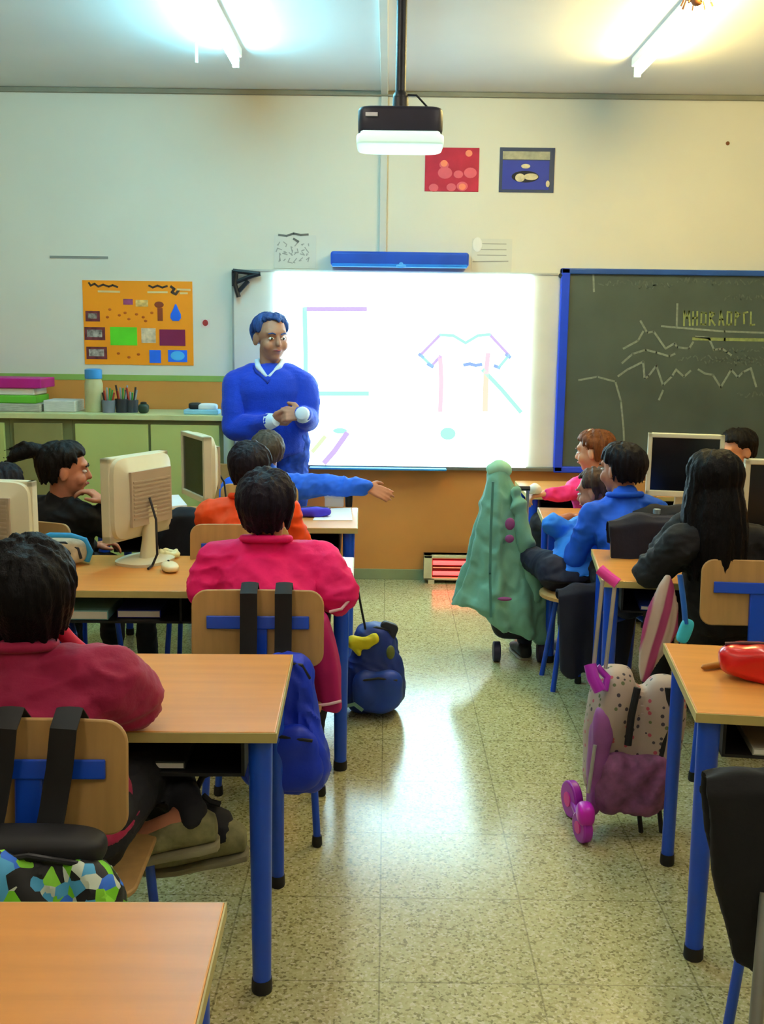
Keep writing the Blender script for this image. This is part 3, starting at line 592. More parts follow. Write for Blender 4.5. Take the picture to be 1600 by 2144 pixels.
sheet('white papers beside the angled monitor on the front left desk', [(340, 1066), (392, 1062), (374, 1040), (334, 1042)], WPAP, thick=.012, name='notebook', cat='notebook')
p = ondesk(700, 1060); t = thing('paper_box', 'upright white box behind the violet pencil case', 'box', p); bm = NB(); box2(bm, (-.05, -.02, 0), (.05, .02, .055)); obj('body', bm, WPAP, t, smooth=False, bev=.004); bm = NB(); box2(bm, (-.052, -.022, .045), (.052, .022, .058)); obj('lid', bm, WPAP, t, smooth=False, bev=.003)
p = ondesk(738, 1062); t = thing('pen_holder', 'small black pen holder at the corner of the front left desk', 'pen holder', p + V((-.02, .02, 0))); bm = NB(); lathe(bm, [(.018, 0), (.02, .03), (.021, .075), (.017, .075), (.015, .01)]); obj('cup', bm, BLK, t)
bm = NB(); tube(bm, [(0, 0, .01), (.01, .004, .095)], .004, 6); obj('pen', bm, MATS['pen_grey'], t)
def pcase(label, loc, rz, r, m, zm=None, name='pencil_case'):
    t = thing(name, label, 'pencil case', loc, rz); bm = NB(); superell(bm, (0, 0, r[2]), r, .6); me = remeshed(bm, .006, 2, [(14, 14, 20, .006, 0)]); obj('body', me, m, t)
    bm = NB(); tube(bm, [(-r[0] * .85, 0, r[2] * 1.85), (-r[0] * .4, 0, r[2] * 1.98), (0, 0, r[2] * 2.02), (r[0] * .4, 0, r[2] * 1.98), (r[0] * .85, 0, r[2] * 1.85)], .006, 8); z = obj('zipper', bm, zm or BLK, t)
    bm = NB(); box2(bm, (r[0] * .8, -.006, r[2] * 1.75), (r[0] * .8 + .02, .006, r[2] * 1.95)); obj('zip_pull', bm, mat('zip_metal', '#9c9c9c', .3, .8), z, smooth=False)
    return t
p = ondesk(656, 1082); pcase('violet pencil case on the front left desk', V((p.x, p.y, DH)), .05, (.085, .035, .024), mat('violet_cloth', '#3a27c4', .6))
p = ondesk(1608, 1432); pcase('red pencil case with a dark zip on the nearest right desk', V((p.x, p.y + .03, DH)), -.25, (.125, .052, .05), mat('red_vinyl', '#d51616', .3, spec=.5, coat=.3), mat('zip_maroon', '#4a0a20', .5))
p = ondesk(1492, 1402); bm = NB(); tube(bm, [(-.035, -.012, .009), (-.028, -.01, .01), (.05, .02, .012), (.06, .024, .012)], [.002, .008, .011, .009], 12); t = thing('wooden_pencil', 'short thick wooden pencil beside the red pencil case', 'pencil', V((p.x, p.y, DH))); obj('shaft', bm, mat('pencil_wood', '#a8742a', .5), t)
bm = NB(); ell(bm, (.062, .025, .012), (.008, .008, .008)); obj('eraser_tip', bm, mat('pencil_tip', '#d9b46a', .5), t)
# sky-blue trimmed bag on the second left desk
p = ondesk(126, 1186); t = thing('lunch_bag', 'cream bag with a thick sky blue rim beside the pupil in black', 'bag', V((p.x, p.y + .05, DH)))
bm = NB(); superell(bm, (0, 0, .055), (.095, .05, .052), .6); obj('body', bm, mat('cream_print_cloth', '#bfb59a', .7, var=.25, vs=30), t)
bm = NB(); tube(bm, [(-.1, 0, .095), (-.05, 0, .112), (.03, 0, .112), (.085, 0, .095), (.105, 0, .05), (.09, 0, .012)], .013, 12); obj('rim', bm, mat('sky_blue_rim', '#2f9ad0', .5), t)
bm = NB(); tube(bm, [(-.09, -.035, .09), (.02, -.04, .092), (.07, -.04, .07), (.08, -.04, .03)], .006, 10); obj('zipper', bm, BLK, t)
p = atY(222, 1076, 4.9); t = thing('cup', 'small bright blue cup beside the pupil in black', 'cup', V((p.x, 4.9, DH))); bm = NB(); lathe(bm, [(.028, 0), (.034, .01), (.038, .1), (.034, .1), (.03, .02)]); obj('body', bm, mat('bright_blue_plastic', '#1138e0', .35), t); bm = NB(); lathe(bm, [(.039, .094), (.04, .1), (.036, .104)]); obj('rim', bm, mat('bright_blue_plastic', '#1138e0'), t)
# bottle
p = ondesk(1361, 1150); t = thing('water_bottle', 'clear plastic water bottle with a red banded label', 'bottle', V((p.x, p.y - .08, DH)))
bm = NB(); lathe(bm, [(.03, 0), (.034, .008), (.034, .05), (.032, .055), (.034, .06), (.034, .12), (.028, .145), (.014, .165), (.013, .178), (.011, .178)], 24); obj('body', bm, mat('bottle_plastic', '#c8d2c8', .12, trans=.75, var=.02), t)
bm = NB(); lathe(bm, [(.0348, .05), (.0352, .052), (.0352, .085), (.0348, .088)], 24); obj('label_band', bm, mat('label_red', '#b0453c', .5, var=.35, vs=40), t); bm = NB(); lathe(bm, [(.016, .172), (.016, .19), (.013, .192)], 16); obj('cap', bm, mat('cap_grey', '#7d8a90', .4), t)
# keyboard at right edge
p = ondesk(1600, 1155); t = thing('keyboard', 'cream keyboard at the right edge before the cut-off monitor', 'keyboard', V((p.x + .2, p.y - .12, DH)), -.12); bm = NB(); box2(bm, (-.22, -.075, 0), (.22, .075, .018)); obj('casing', bm, MBG, t, smooth=False, bev=.005)
bm = NB()
for i in range(14):
    for j in range(5): box2(bm, (-.2 + i * .0285, -.06 + j * .025, .017), (-.2 + i * .0285 + .024, -.06 + j * .025 + .02, .026))
obj('keys', bm, mat('key_cream', '#dcd9bd', .5), t, smooth=False)
# trays' contents
def slab(name, label, cat, k, x, y, sz, m, z=DH - .131, pages=True, rz=0):
    o = desks[k]; t = thing(name, label, cat, dpt(k, x, y, z), o.rotation_euler.z + rz); bm = NB()
    box2(bm, (-sz[0] / 2, -sz[1] / 2, 0), (sz[0] / 2, sz[1] / 2, sz[2])); obj('cover', bm, m, t, smooth=False, bev=.002)
    if pages: bm = NB(); box2(bm, (-sz[0] / 2 + .004, -sz[1] / 2 - .0015, .004), (sz[0] / 2 - .004, -sz[1] / 2 + .01, sz[2] - .004)); obj('pages', bm, PAP, t, smooth=False)
slab('book', 'pale blue-green book in the tray of the second left desk', 'book', 'L2', -.36, -.1, (.19, .24, .035), mat('pale_teal_cover', '#7fc0c4', .5))
slab('book', 'dark blue book in the middle of the second left desk tray', 'book', 'L2', -.16, -.08, (.16, .22, .03), mat('dark_blue_cover', '#1c2c8a', .5))
slab('book', 'blue book with white pages in the tray below the water bottle', 'book', 'R2', -.4, -.1, (.14, .24, .02), mat('blue_cover', '#2748b8', .5))
slab('notebook', 'pale notebook in the tray of the nearest right desk', 'notebook', 'R3', -.35, -.08, (.24, .3, .02), mat('pale_cover', '#a8aca0', .5))
slab('notebook', 'dark folder in the tray of the third left desk', 'folder', 'L3', .25, -.08, (.3, .26, .02), mat('dark_cover', '#2c3438', .5))
# ------------------------------------------------------------------ bags
def bag(name, label, loc, rz, r, m, zc=None, e=.55, taper=.3, pocket=None, tilt=0, cat='backpack', folds=True):
    t = thing(name, label, cat, loc, rz); zc = r[2] if zc is None else zc; R = Matrix.Rotation(tilt, 3, 'Y')
    bm = NB(); superell(bm, (0, 0, zc), r, e, rot=R, taper=taper); me = remeshed(bm, .008, 2, [(9, 9, 7, .016, 0), (22, 22, 18, .006, 1)] if folds else None); obj('body', me, m, t)
    if pocket:
        bm = NB(); superell(bm, R @ V((0, -r[1] * .82, -r[2] * .38)) + V((0, 0, zc)), (r[0] * .78, r[1] * .5, r[2] * .48), .6, rot=R); me = remeshed(bm, .008, 2, [(14, 14, 14, .008, 0)]); pk = obj('front_pocket', me, pocket, t)
        bm = NB(); z = zc - r[2] * .02; tube(bm, [(-r[0] * .6, -r[1] * 1.2, z - .01), (0, -r[1] * 1.32, z + .005), (r[0] * .6, -r[1] * 1.2, z - .01)], .005, 8); obj('zipper', bm, BLK, pk)
    bm = NB(); s = r[0] * (1 - taper) * .8; tube(bm, [V((-s, -r[1] * .25, zc + r[2] * .72)), V((-s * .7, -r[1] * .35, zc + r[2] * .93)), V((0, -r[1] * .4, zc + r[2] * 1.0)), V((s * .7, -r[1] * .35, zc + r[2] * .93)), V((s, -r[1] * .25, zc + r[2] * .72))], .006, 8); obj('main_zipper', bm, BLK, t)
    return t
def strap(t, pts, m, w=.024, flat=.18, up=(0, 0, 1), nm='shoulder_strap'):
    bm = NB(); M = basis(t).inverted(); tube(bm, [M @ V(p) for p in pts], w, 10, flat=flat, up=(M.to_3x3() @ V(up))); return obj(nm, bm, m, t)
BK = mat('black_webbing', '#0c0c10', .7); BLC = mat('royal_nylon', '#0b33c8', .55, var=.1, bump=.1, bs=80); NVY = mat('navy_nylon', '#16307e', .55, var=.15)
# blue backpack on the magenta chair
cm = chairs['magenta'].location
def cpt(k, x, y, z): o = chairs[k]; return o.location + Matrix.Rotation(o.rotation_euler.z, 3, 'Z') @ V((x, y, z))
bc = atY(598, 1500, cm.y - .34)
t = bag('backpack', 'bright blue backpack hanging behind the magenta smock pupil', V((bc.x, cm.y - .345, .3)), 0, (.145, .085, .2), BLC, zc=.165, taper=.38, pocket=BLC)
for sx, px in ((-.11, 518), (.0, 590)):
    strap(t, [cpt('magenta', atY(px, 1300, cm.y - .23).x - cm.x, -.15, .68), cpt('magenta', atY(px, 1300, cm.y - .23).x - cm.x, -.19, .815), cpt('magenta', atY(px, 1300, cm.y - .23).x - cm.x, -.225, .825), cpt('magenta', atY(px + 6, 1300, cm.y - .23).x - cm.x, -.245, .76), cpt('magenta', atY(px + 12, 1300, cm.y - .23).x - cm.x, -.27, .66), V((bc.x + sx * .4 , cm.y - .34, .58))], BK, w=.027, up=(1, 0, 0), flat=5) if 0 else strap(t, [cpt('magenta', atY(px, 1300, cm.y - .23).x - cm.x, yy, zz) for yy, zz in ((-.14, .73), (-.16, .82), (-.2, .852), (-.245, .83), (-.25, .75), (-.265, .67), (-.3, .58))], BK, w=.0045, flat=6, up=(1, 0, 0))
bm = NB(); M = basis(t).inverted()
tube(bm, [M @ atY(x, y, cm.y - .36) for x, y in ((660, 1590), (676, 1625), (664, 1650), (640, 1660))], .006, 8); obj('hanging_buckle_strap', bm, mat('pale_strap', '#cfcbb0', .5), t)
# patterned bag on the crimson chair
def comic_mat():
    m = bpy.data.materials.new('comic_print'); m.use_nodes = True; nt = m.node_tree; b = nt.nodes['Principled BSDF']; L = nt.links.new
    tc = nt.nodes.new('ShaderNodeTexCoord'); v = nt.nodes.new('ShaderNodeTexVoronoi'); v.inputs['Scale'].default_value = 40; v.inputs['Randomness'].default_value = 1; L(tc.outputs['Object'], v.inputs['Vector'])
    s = nt.nodes.new('ShaderNodeSeparateColor'); L(v.outputs['Color'], s.inputs[0]); r = nt.nodes.new('ShaderNodeValToRGB'); c = r.color_ramp; c.interpolation = 'CONSTANT'
    c.elements[0].color = lin('#0d0f14'); c.elements[1].position = .32; c.elements[1].color = lin('#74cc22')
    for p, h in ((.5, '#4ba6d8'), (.62, '#0e1016'), (.72, '#c9d8c8'), (.84, '#8fe03a'), (.93, '#2a6fe0')): e = c.elements.new(p); e.color = lin(h)
    L(s.outputs[0], r.inputs['Fac']); L(r.outputs[0], b.inputs['Base Color']); b.inputs['Roughness'].default_value = .6
    return m
cc = chairs['crimson'].location
bc = atY(75, 1850, cc.y - .36)
t = bag('backpack', 'black backpack printed in lime green and blue behind the crimson pupil', V((bc.x, cc.y - .36, .19)), 0, (.18, .085, .225), comic_mat(), zc=.225, taper=.12, pocket=bpy.data.materials['comic_print'])
bm = NB(); superell(bm, (-.01, .02, .44), (.14, .05, .035), .6); obj('black_top_flap', bm, mat('black_nylon', '#101116', .6), t)
for px in (128, 4):
    X = atY(px, 1520, cc.y - .24).x - cc.x
    strap(t, [cpt('crimson', X - k_ * .03, yy, zz) for k_, yy, zz in ((0, -.14, .73), (0, -.16, .82), (0, -.2, .854), (0, -.25, .83), (.3, -.255, .75), (.7, -.27, .67), (1, -.32, .58))], BK, w=.0045, flat=6.2, up=(1, 0, 0))
# navy backpack on the floor
p = atZ(784, 1492, 0)
t = bag('backpack', 'navy backpack with a yellow cloth standing on the floor in the aisle', V((p.x, p.y + .02, .004)), .1, (.135, .11, .19), NVY, taper=.28, pocket=mat('blue_nylon_pocket', '#1b3fa0', .5, var=.2))
YC = mat('yellow_cloth', '#e3d21c', .6, var=.1)
bm = NB()
M = basis(t).inverted(); Yb = p.y - .06
for a, b_, r_ in (((738, 1345), (765, 1348), .027), ((765, 1345), (784, 1338), .024), ((745, 1355), (752, 1368), .018)): cap(bm, M @ atY(*a, Yb), M @ atY(*b_, Yb), r_, r_ * .9)
obj('yellow_cloth', remeshed(bm, .005, 1, [(40, 40, 40, .004, 0)]), YC, t)
strap(t, [atY(x, y, p.y - .02) for x, y in ((748, 1226), (756, 1270), (764, 1310), (770, 1345))], BK, w=.016, flat=.3)
bm = NB(); R_ = Matrix.Rotation(.35, 4, 'Y'); q = M @ atY(812, 1322, p.y); rboard(bm, .075, .08, .02, .03, Matrix.Translation(q) @ R_); obj('carry_pad', bm, mat('dark_grey_rubber', '#23262e', .6), t, bev=.004)
bm = NB(); ell(bm, M @ atY(818, 1366, p.y - .09), (.018, .012, .03)); obj('olive_badge', bm, mat('olive_badge', '#6d7434', .6), t)
bm = NB(); stroke(bm, [M @ atY(x, y, p.y - .135) for x, y in ((724, 1478), (742, 1474), (758, 1486))], .014, .004); obj('pale_emblem', bm, mat('pale_green_print', '#6f9a8c', .6), t, smooth=False)
# ------------------------------------------------------------------ mint coat on a trolley
MY = 5.1; MINT = mat('mint_quilt', '#6ea690', .75, var=.14, vs=9, bump=.25, bs=25, sheen=.2); PKP = mat('plum_patch', '#87417a', .7)
base = atZ(1062, 1338, 0); t = thing('coat', 'long mint green coat draped over an upright trolley bag in the aisle', 'coat', (base.x, MY, .08))
prof = [(978, 1034, 1056), (986, 1024, 1066), (1005, 1016, 1074), (1040, 1006, 1086), (1080, 998, 1097), (1120, 990, 1108), (1160, 985, 1117), (1200, 974, 1128), (1235, 962, 1136), (1262, 950, 1142)]
rings = []
for i, (y, xl, xr_) in enumerate(prof):
    a, b_ = atY(xl, y, MY), atY(xr_, y, MY); w_ = (b_.x - a.x) / 2; rings.append((V(((a.x + b_.x) / 2, MY, a.z)), V((w_, 0, 0)), V((0, .02 + w_ * .55, 0))))
c_, x_, y_ = rings[-1]; rings.append((V((c_.x + .025, MY, c_.z - .1)), V((x_.x * .98, 0, -.1)), y_))
bm = NB(); loft(bm, rings, 64, 1, fold=lambda j, a: 1 + (.03 + .012 * j) * (math.sin(a * 7 + j * .25) * .6 + math.sin(a * 11 + 1.3) * .35))
me = remeshed(bm, .008, 2, [(8, 8, 4, .018, 0), (26, 26, 20, .006, 0)]); obj('coat_body', me, MINT, t, world=True)
bm = NB(); chain(bm, [atY(x, y, MY - .06) for x, y in ((1078, 1030), (1098, 1110), (1112, 1190), (1118, 1250))], [.03, .045, .045, .04]); me = remeshed(bm, .008, 2, [(14, 14, 14, .012, 0)]); obj('sleeve', me, MINT, t, world=True)
bm = NB(); stroke(bm, [atY(x, y, MY - .155) for x, y in ((1032, 1010), (1028, 1100), (1026, 1200), (1028, 1290))], .012, .01); obj('zipper', bm, mat('mint_dark', '#4b8478', .6), t, smooth=False, world=True)
for (x, y, rx, rz_) in ((1068, 1097, .024, .03), (1067, 1128, .022, .02), (1057, 1254, .035, .01)): bm = NB(); ell(bm, atY(x, y, MY - .14 - (y - 1090) * .0002), (rx, .012, rz_)); obj('plum_patch', bm, PKP, t, world=True)
bm = NB(); chain(bm, [atY(x, y, MY) for x, y in ((1030, 984), (1045, 978), (1060, 984))], [.03, .034, .03]); obj('collar', remeshed(bm, .006, 2, [(20, 20, 20, .008, 0)]), mat('mint_collar', '#9fd4b4', .8), t, world=True)
t = thing('trolley_bag', 'dark wheeled bag standing under the mint green coat', 'trolley', (base.x, MY, 0))
bm = NB(); superell(bm, (.0, .02, .3), (.13, .07, .2), .5); obj('body', bm, mat('dark_trolley', '#1c1c2c', .6), t)
for x in (-.1, .12):
    for y in (-.05,):
        bm = NB(); tube(bm, [(x - .015, y, .05), (x + .02, y, .05)], .05, 20); obj('wheel', bm, mat('dark_purple_rubber', '#1d1838', .5), t, bev=.004)
for x in (-.04, .04): bm = NB(); tube(bm, [(x, .03, .4), (x, .03, .86)], .008, 8); obj('rail', bm, mat('grey_rail', '#9a9d9c', .35, .7), t)
bm = NB(); tube(bm, [(-.05, .03, .86), (.05, .03, .86)], .012, 8); obj('handle', bm, BLK, t)
# ------------------------------------------------------------------ pink trolley school bag
TY = 3.28
def dotted():
    m = bpy.data.materials.new('dotted_print'); m.use_nodes = True; nt = m.node_tree; b = nt.nodes['Principled BSDF']; L = nt.links.new
    tc = nt.nodes.new('ShaderNodeTexCoord'); v = nt.nodes.new('ShaderNodeTexVoronoi'); v.inputs['Scale'].default_value = 42; v.inputs['Randomness'].default_value = .8; L(tc.outputs['Object'], v.inputs['Vector'])
    s = nt.nodes.new('ShaderNodeSeparateColor'); L(v.outputs['Color'], s.inputs[0]); r = nt.nodes.new('ShaderNodeValToRGB'); c = r.color_ramp; c.interpolation = 'CONSTANT'
    c.elements[0].color = lin('#3a3340'); c.elements[1].position = .4; c.elements[1].color = lin('#b04a5c'); e = c.elements.new(.7); e.color = lin('#5d6a44'); L(s.outputs[0], r.inputs['Fac'])
    lt = nt.nodes.new('ShaderNodeMath'); lt.operation = 'LESS_THAN'; lt.inputs[1].default_value = .27; L(v.outputs['Distance'], lt.inputs[0])
    mx = nt.nodes.new('ShaderNodeMix'); mx.data_type = 'RGBA'; mx.inputs[6].default_value = lin('#a9988c'); L(lt.outputs[0], mx.inputs[0]); L(r.outputs[0], mx.inputs[7]); L(mx.outputs[2], b.inputs['Base Color']); b.inputs['Roughness'].default_value = .6
    return m
DOT = dotted(); PUR = mat('purple_plastic', '#a626b4', .35, var=.08); MAU = mat('mauve_print', '#7d4a76', .6, var=.35, vs=28); HOT = mat('hot_pink_grip', '#e63ea8', .4)
p = atZ(1300, 1700, 0); TB = thing('trolley_school_bag', 'dotted mauve wheeled school bag with purple wheels and a pink pull handle', 'trolley bag', (p.x, TY, 0))
def lp(x, y, Y=TY): return atY(x, y, Y) - V((p.x, TY, 0))
c1 = lp(1285, 1535); bm = NB(); superell(bm, c1, (.088, .1, .225), .6, taper=.15, rot=Matrix.Rotation(.05, 3, 'Y')); superell(bm, lp(1365, 1545) + V((0, .0, 0)), (.085, .085, .215), .6, taper=.1, rot=Matrix.Rotation(.12, 3, 'Y'))
obj('body', remeshed(bm, .008, 2, [(10, 10, 8, .012, 0)]), DOT, TB)
bm = NB(); superell(bm, lp(1322, 1628, TY - .03), (.135, .1, .11), .55, taper=.1); obj('lower_pocket', remeshed(bm, .008, 2, [(16, 16, 10, .012, 0), (34, 34, 10, .006, 1)]), MAU, TB)
bm = NB(); superell(bm, lp(1252, 1590, TY - .05), (.03, .05, .19), .6, rot=Matrix.Rotation(.06, 3, 'Y')); obj('side_panel', remeshed(bm, .008, 2, [(16, 16, 10, .008, 0)]), mat('mauve_side', '#8f4f92', .5, var=.2, vs=14), TB)
bm = NB(); tube(bm, [lp(1335, 1440, TY - .1), lp(1322, 1500, TY - .11), lp(1315, 1560, TY - .12)], .012, 8); obj('black_trim', bm, BK, TB)
bm = NB(); tube(bm, [lp(1400, 1440, TY - .06), lp(1398, 1520, TY - .075), lp(1380, 1600, TY - .08)], .012, 8); obj('black_trim', bm, BK, TB)
for xa, ya, xb, yb in ((1262, 1215, 1243, 1400), (1288, 1222, 1268, 1400)):
    bm = NB(); tube(bm, [lp(xa, ya, TY - .02), lp(xb, yb, TY - .06)], .0065, 10); obj('telescopic_rail', bm, mat('silver_rail', '#b6b8b4', .3, .6), TB)
bm = NB(); tube(bm, [lp(1256, 1192, TY), lp(1272, 1206, TY - .015), lp(1293, 1222, TY - .03)], .018, 14); obj('grip', bm, HOT, TB)
bm = NB(); tube(bm, [lp(1236, 1392, TY - .07), lp(1242, 1420, TY - .09), lp(1256, 1446, TY - .1)], .02, 14); tube(bm, [lp(1250, 1396, TY - .05), lp(1272, 1418, TY - .06), lp(1266, 1446, TY - .08)], .012, 10); obj('purple_clip', bm, PUR, TB)
bm = NB(); tube(bm, [lp(1246, 1560, TY - .11), lp(1232, 1660, TY - .12)], .006, 8); obj('wheel_strut', bm, MATS['silver_rail'], TB)
for x, y, Y, r_ in ((1199, 1650, TY + .06, .062), (1222, 1686, TY - .12, .05)):
    q = lp(x, y, Y); q.z = r_; d = V((1, .25, 0)).normalized(); bm = NB(); tube(bm, [q - d * .016, q + d * .016], r_, 24); w_ = obj('wheel', bm, PUR, TB, bev=.006)
    bm = NB(); tube(bm, [q - d * .02, q + d * .02], r_ * .4, 16); obj('hub', bm, HOT, w_)
bm = NB(); tube(bm, [lp(1199, 1650, TY + .06) * 0 + V((lp(1199, 1650, TY + .06).x, .06, .062)), V((lp(1222, 1686, TY - .12).x, -.12, .05))], .012, 10); obj('axle', bm, PUR, TB)
bm = NB(); q = lp(1228, 1665, TY - .13); superell(bm, (q.x, q.y, .1), (.028, .04, .035), .7); obj('wheel_guard', bm, mat('magenta_plastic', '#c21bb6', .35), TB)
for x in (1345, 1388): q = lp(x, 1700, TY - .05); bm = NB(); tube(bm, [(q.x - .015, q.y, .1), (q.x, q.y, .0)], .008, 8); obj('stand_foot', bm, BCAP, TB)
# striped scarf
def stripes():
    m = bpy.data.materials.new('striped_cloth'); m.use_nodes = True; nt = m.node_tree; b = nt.nodes['Principled BSDF']; L = nt.links.new
    tc = nt.nodes.new('ShaderNodeTexCoord'); mp = nt.nodes.new('ShaderNodeMapping'); mp.inputs['Rotation'].default_value = (0, -.2, 0); L(tc.outputs['Object'], mp.inputs[0]); w = nt.nodes.new('ShaderNodeTexWave'); w.bands_direction = 'X'; w.inputs['Scale'].default_value = 5; w.inputs['Distortion'].default_value = .6; w.inputs['Phase Offset'].default_value = 1.0; L(mp.outputs[0], w.inputs['Vector'])
    r = nt.nodes.new('ShaderNodeValToRGB'); c = r.color_ramp; c.elements[0].position = .3; c.elements[0].color = lin('#a03a6a'); c.elements[1].position = .6; c.elements[1].color = lin('#bda79a'); L(w.outputs['Fac'], r.inputs['Fac']); L(r.outputs[0], b.inputs['Base Color']); b.inputs['Roughness'].default_value = .8
    return m
SY = 3.70; q = atY(1380, 1310, SY); t = thing('scarf', 'pink and cream striped scarf hanging down beside the dotted trolley bag', 'scarf', (q.x, SY, .5))
rings = []
for y, xl, xr_ in ((1204, 1394, 1404), (1225, 1380, 1412), (1270, 1360, 1420), (1320, 1346, 1416), (1360, 1338, 1398), (1395, 1335, 1370), (1425, 1343, 1350)):
    a, b_ = atY(xl, y, SY), atY(xr_, y, SY); rings.append(((a + b_) / 2, V(((b_.x - a.x) / 2, 0, 0)), V((0, .012 + (b_.x - a.x) * .13, 0))))
bm = NB(); loft(bm, rings, 40, 1, fold=lambda j, a: 1 + .1 * math.sin(a * 9)); obj('cloth', remeshed(bm, .006, 2, [(18, 18, 5, .008, 0)]), stripes(), t, world=True)
q = atY(1435, 1318, 3.4); t = thing('pouch', 'small cyan pouch hanging below the elbow of the long-haired girl', 'pouch', (q.x, 3.4, q.z)); bm = NB(); superell(bm, (0, 0, -.005), (.022, .013, .042), .6, rot=Matrix.Rotation(.3, 3, 'Y')); obj('body', bm, mat('cyan_cloth', '#3fc3dc', .5), t)
bm = NB(); tube(bm, [(0, 0, .02), (-.006, .01, .08), (-.02, .03, .18)], .022, 8, flat=.35); obj('blue_strap', bm, mat('strap_blue', '#1c5cb0', .6), t)
# strap loop under third left desk
t = thing('cord', 'black and white cord looping under the third left desk', 'cord', dpt('L3', .1, -.1, .45))
M = basis(t).inverted(); Yc = 2.45
for m_, pts in ((mat('white_cord', '#b9b9aa', .5), ((366, 1608), (395, 1640), (400, 1670), (372, 1705), (360, 1735))), (BK, ((455, 1612), (425, 1625), (405, 1665), (375, 1700), (366, 1735), (400, 1748), (440, 1738))), (BK, ((425, 1665), (440, 1678), (462, 1684)))):
    bm = NB(); tube(bm, [M @ atY(x, y, Yc) for x, y in pts], .008, 8); obj('strand', bm, m_, t)
# ------------------------------------------------------------------ draped coats
def draped(label, k, m, w=.44, front=.2, back=.3, tw=1.0, z0=.8, name='coat', cat='coat', th=.03, xoff=0, cutx=0):
    o = chairs[k]; t = thing(name, label, cat, cpt(k, xoff, -.2, z0 - .02), o.rotation_euler.z); n = 22; bm = NB(); rows = []
    for i in range(n + 1):
        u = i / n * 2 - 1; x = u * w / 2; row = []
        sec = [(.02 + .0, -front), (.03, -front * .5), (.032, -.02), (.02, .025), (-.03, .03), (-.06, .0), (-.07, -back * .4), (-.08, -back)]
        ins = [(-.05, -back), (-.045, -back * .4), (-.038, -.01), (-.02, .004), (.0, .004), (.008, -.01), (.01, -front * .5), (.0, -front)]
        for (y, z) in sec + ins:
            s = 1 - (1 - tw) * max(0, -z) / max(front, back)
            fold = math.sin(u * 9 + 1) * .012 * min(1, max(0, -z) * 6)
            row.append(bm.verts.new((x * s + cutx * max(0, -z), y - fold, z * (1 - .12 * abs(u) + .05 * math.sin(u * 6)) if z < -.02 else z - .02 * u * u)))
        rows.append(row)
    L_ = len(rows[0])
    for i in range(n):
        for j in range(L_): bm.faces.new((rows[i][j], rows[i][(j + 1) % L_], rows[i + 1][(j + 1) % L_], rows[i + 1][j]))
    bm.faces.new(rows[0]); bm.faces.new(rows[-1][::-1])
    obj('cloth', remeshed(bm, .008, 3, [(12, 12, 6, .012, 0)]), m, t)
    return t
BLKC = mat('black_cloth', '#0a0b0e', .85, var=.2, vs=5, bump=.1, bs=60)
NC = mat('navy_cloth', '#14182c', .8, var=.15, vs=5, bump=.1)
t = draped('black coat hung over the chair at the bottom right corner', 'near', BLKC, w=.5, back=.36, front=.25, tw=.9, z0=.855, xoff=-.1, cutx=.12)
GL = mat('grey_metal_leg', '#8d9290', .35, .6)
q = atY(1590, 1990, 1.62); t = thing('metal_stand', 'slanting grey metal leg at the bottom right edge', 'stand', (q.x, 1.62, 0)); M = basis(t).inverted()
bm = NB(); tube(bm, [M @ V((atY(1606, 1870, 1.68).x, 1.68, atY(1606, 1870, 1.68).z)), M @ atY(1578, 2200, 1.6)], .012, 12); obj('front_leg', bm, GL, t)
bm = NB(); tube(bm, [M @ V((atY(1606, 1870, 1.68).x, 1.68, atY(1606, 1870, 1.68).z)), M @ V((atY(1606, 1870, 1.68).x + .3, 1.72, .5))], .012, 12); obj('cross_bar', bm, GL, t)
bm = NB(); tube(bm, [M @ atY(1578, 2200, 1.6), V((M @ atY(1570, 2300, 1.6)).to_tuple()[:2] + (0,))], .012, 12); obj('lower_leg', bm, GL, t)
# ------------------------------------------------------------------ people
SK = mat('skin_light', '#c98a63', .55, var=.08, vs=8, spec=.3); SK2 = mat('skin_tan', '#b8785a', .55, var=.08, vs=8, spec=.3); EYW = mat('eye_white', '#e8e6e0', .3); EYD = mat('eye_dark', '#1c120c', .2); LIP = mat('lips', '#a2504a', .5)
def hairmat(n, h): return mat(n, h, .5, var=.35, vs=16, bump=.35, bs=90, stretch=(3, 3, .6), spec=.12)
def add_hand(bm, w, d, up, side, curl=.4, k=1.0, spread=.1):
    d = V(d).normalized(); up = V(up); up = (up - d * up.dot(d)).normalized(); lat = d.cross(up).normalized() * side   # lat -> thumb side
    L = .082 * k
    for i, o in enumerate((.03, .011, -.009, -.027)):
        kn = w + d * L * (1 - .04 * abs(i - 1)) + lat * o * k; cap(bm, w + lat * o * k * .55, kn, .0125 * k, .0115 * k, 10)
        ln = (.066, .074, .069, .054)[i] * k; p = kn; ang = 0; dd = (d + lat * (o / .03) * spread).normalized(); r = .0098 * k
        for s, f in enumerate((.45, .32, .27)):
            ang += curl * (1, 1.1, .7)[s]; v = dd * math.cos(ang) - up * math.sin(ang); q = p + v * ln * f; cap(bm, p, q, r, r * .9, 10); p = q; r *= .9
    a = w + d * .02 * k + lat * .024 * k; b = a + (d * .5 + lat * .75 - up * .25).normalized() * .036 * k; c = b + (d * .85 + lat * .3 - up * .3).normalized() * .034 * k
    cap(bm, a, b, .0145 * k, .012 * k, 10); cap(bm, b, c, .0115 * k, .009 * k, 10)
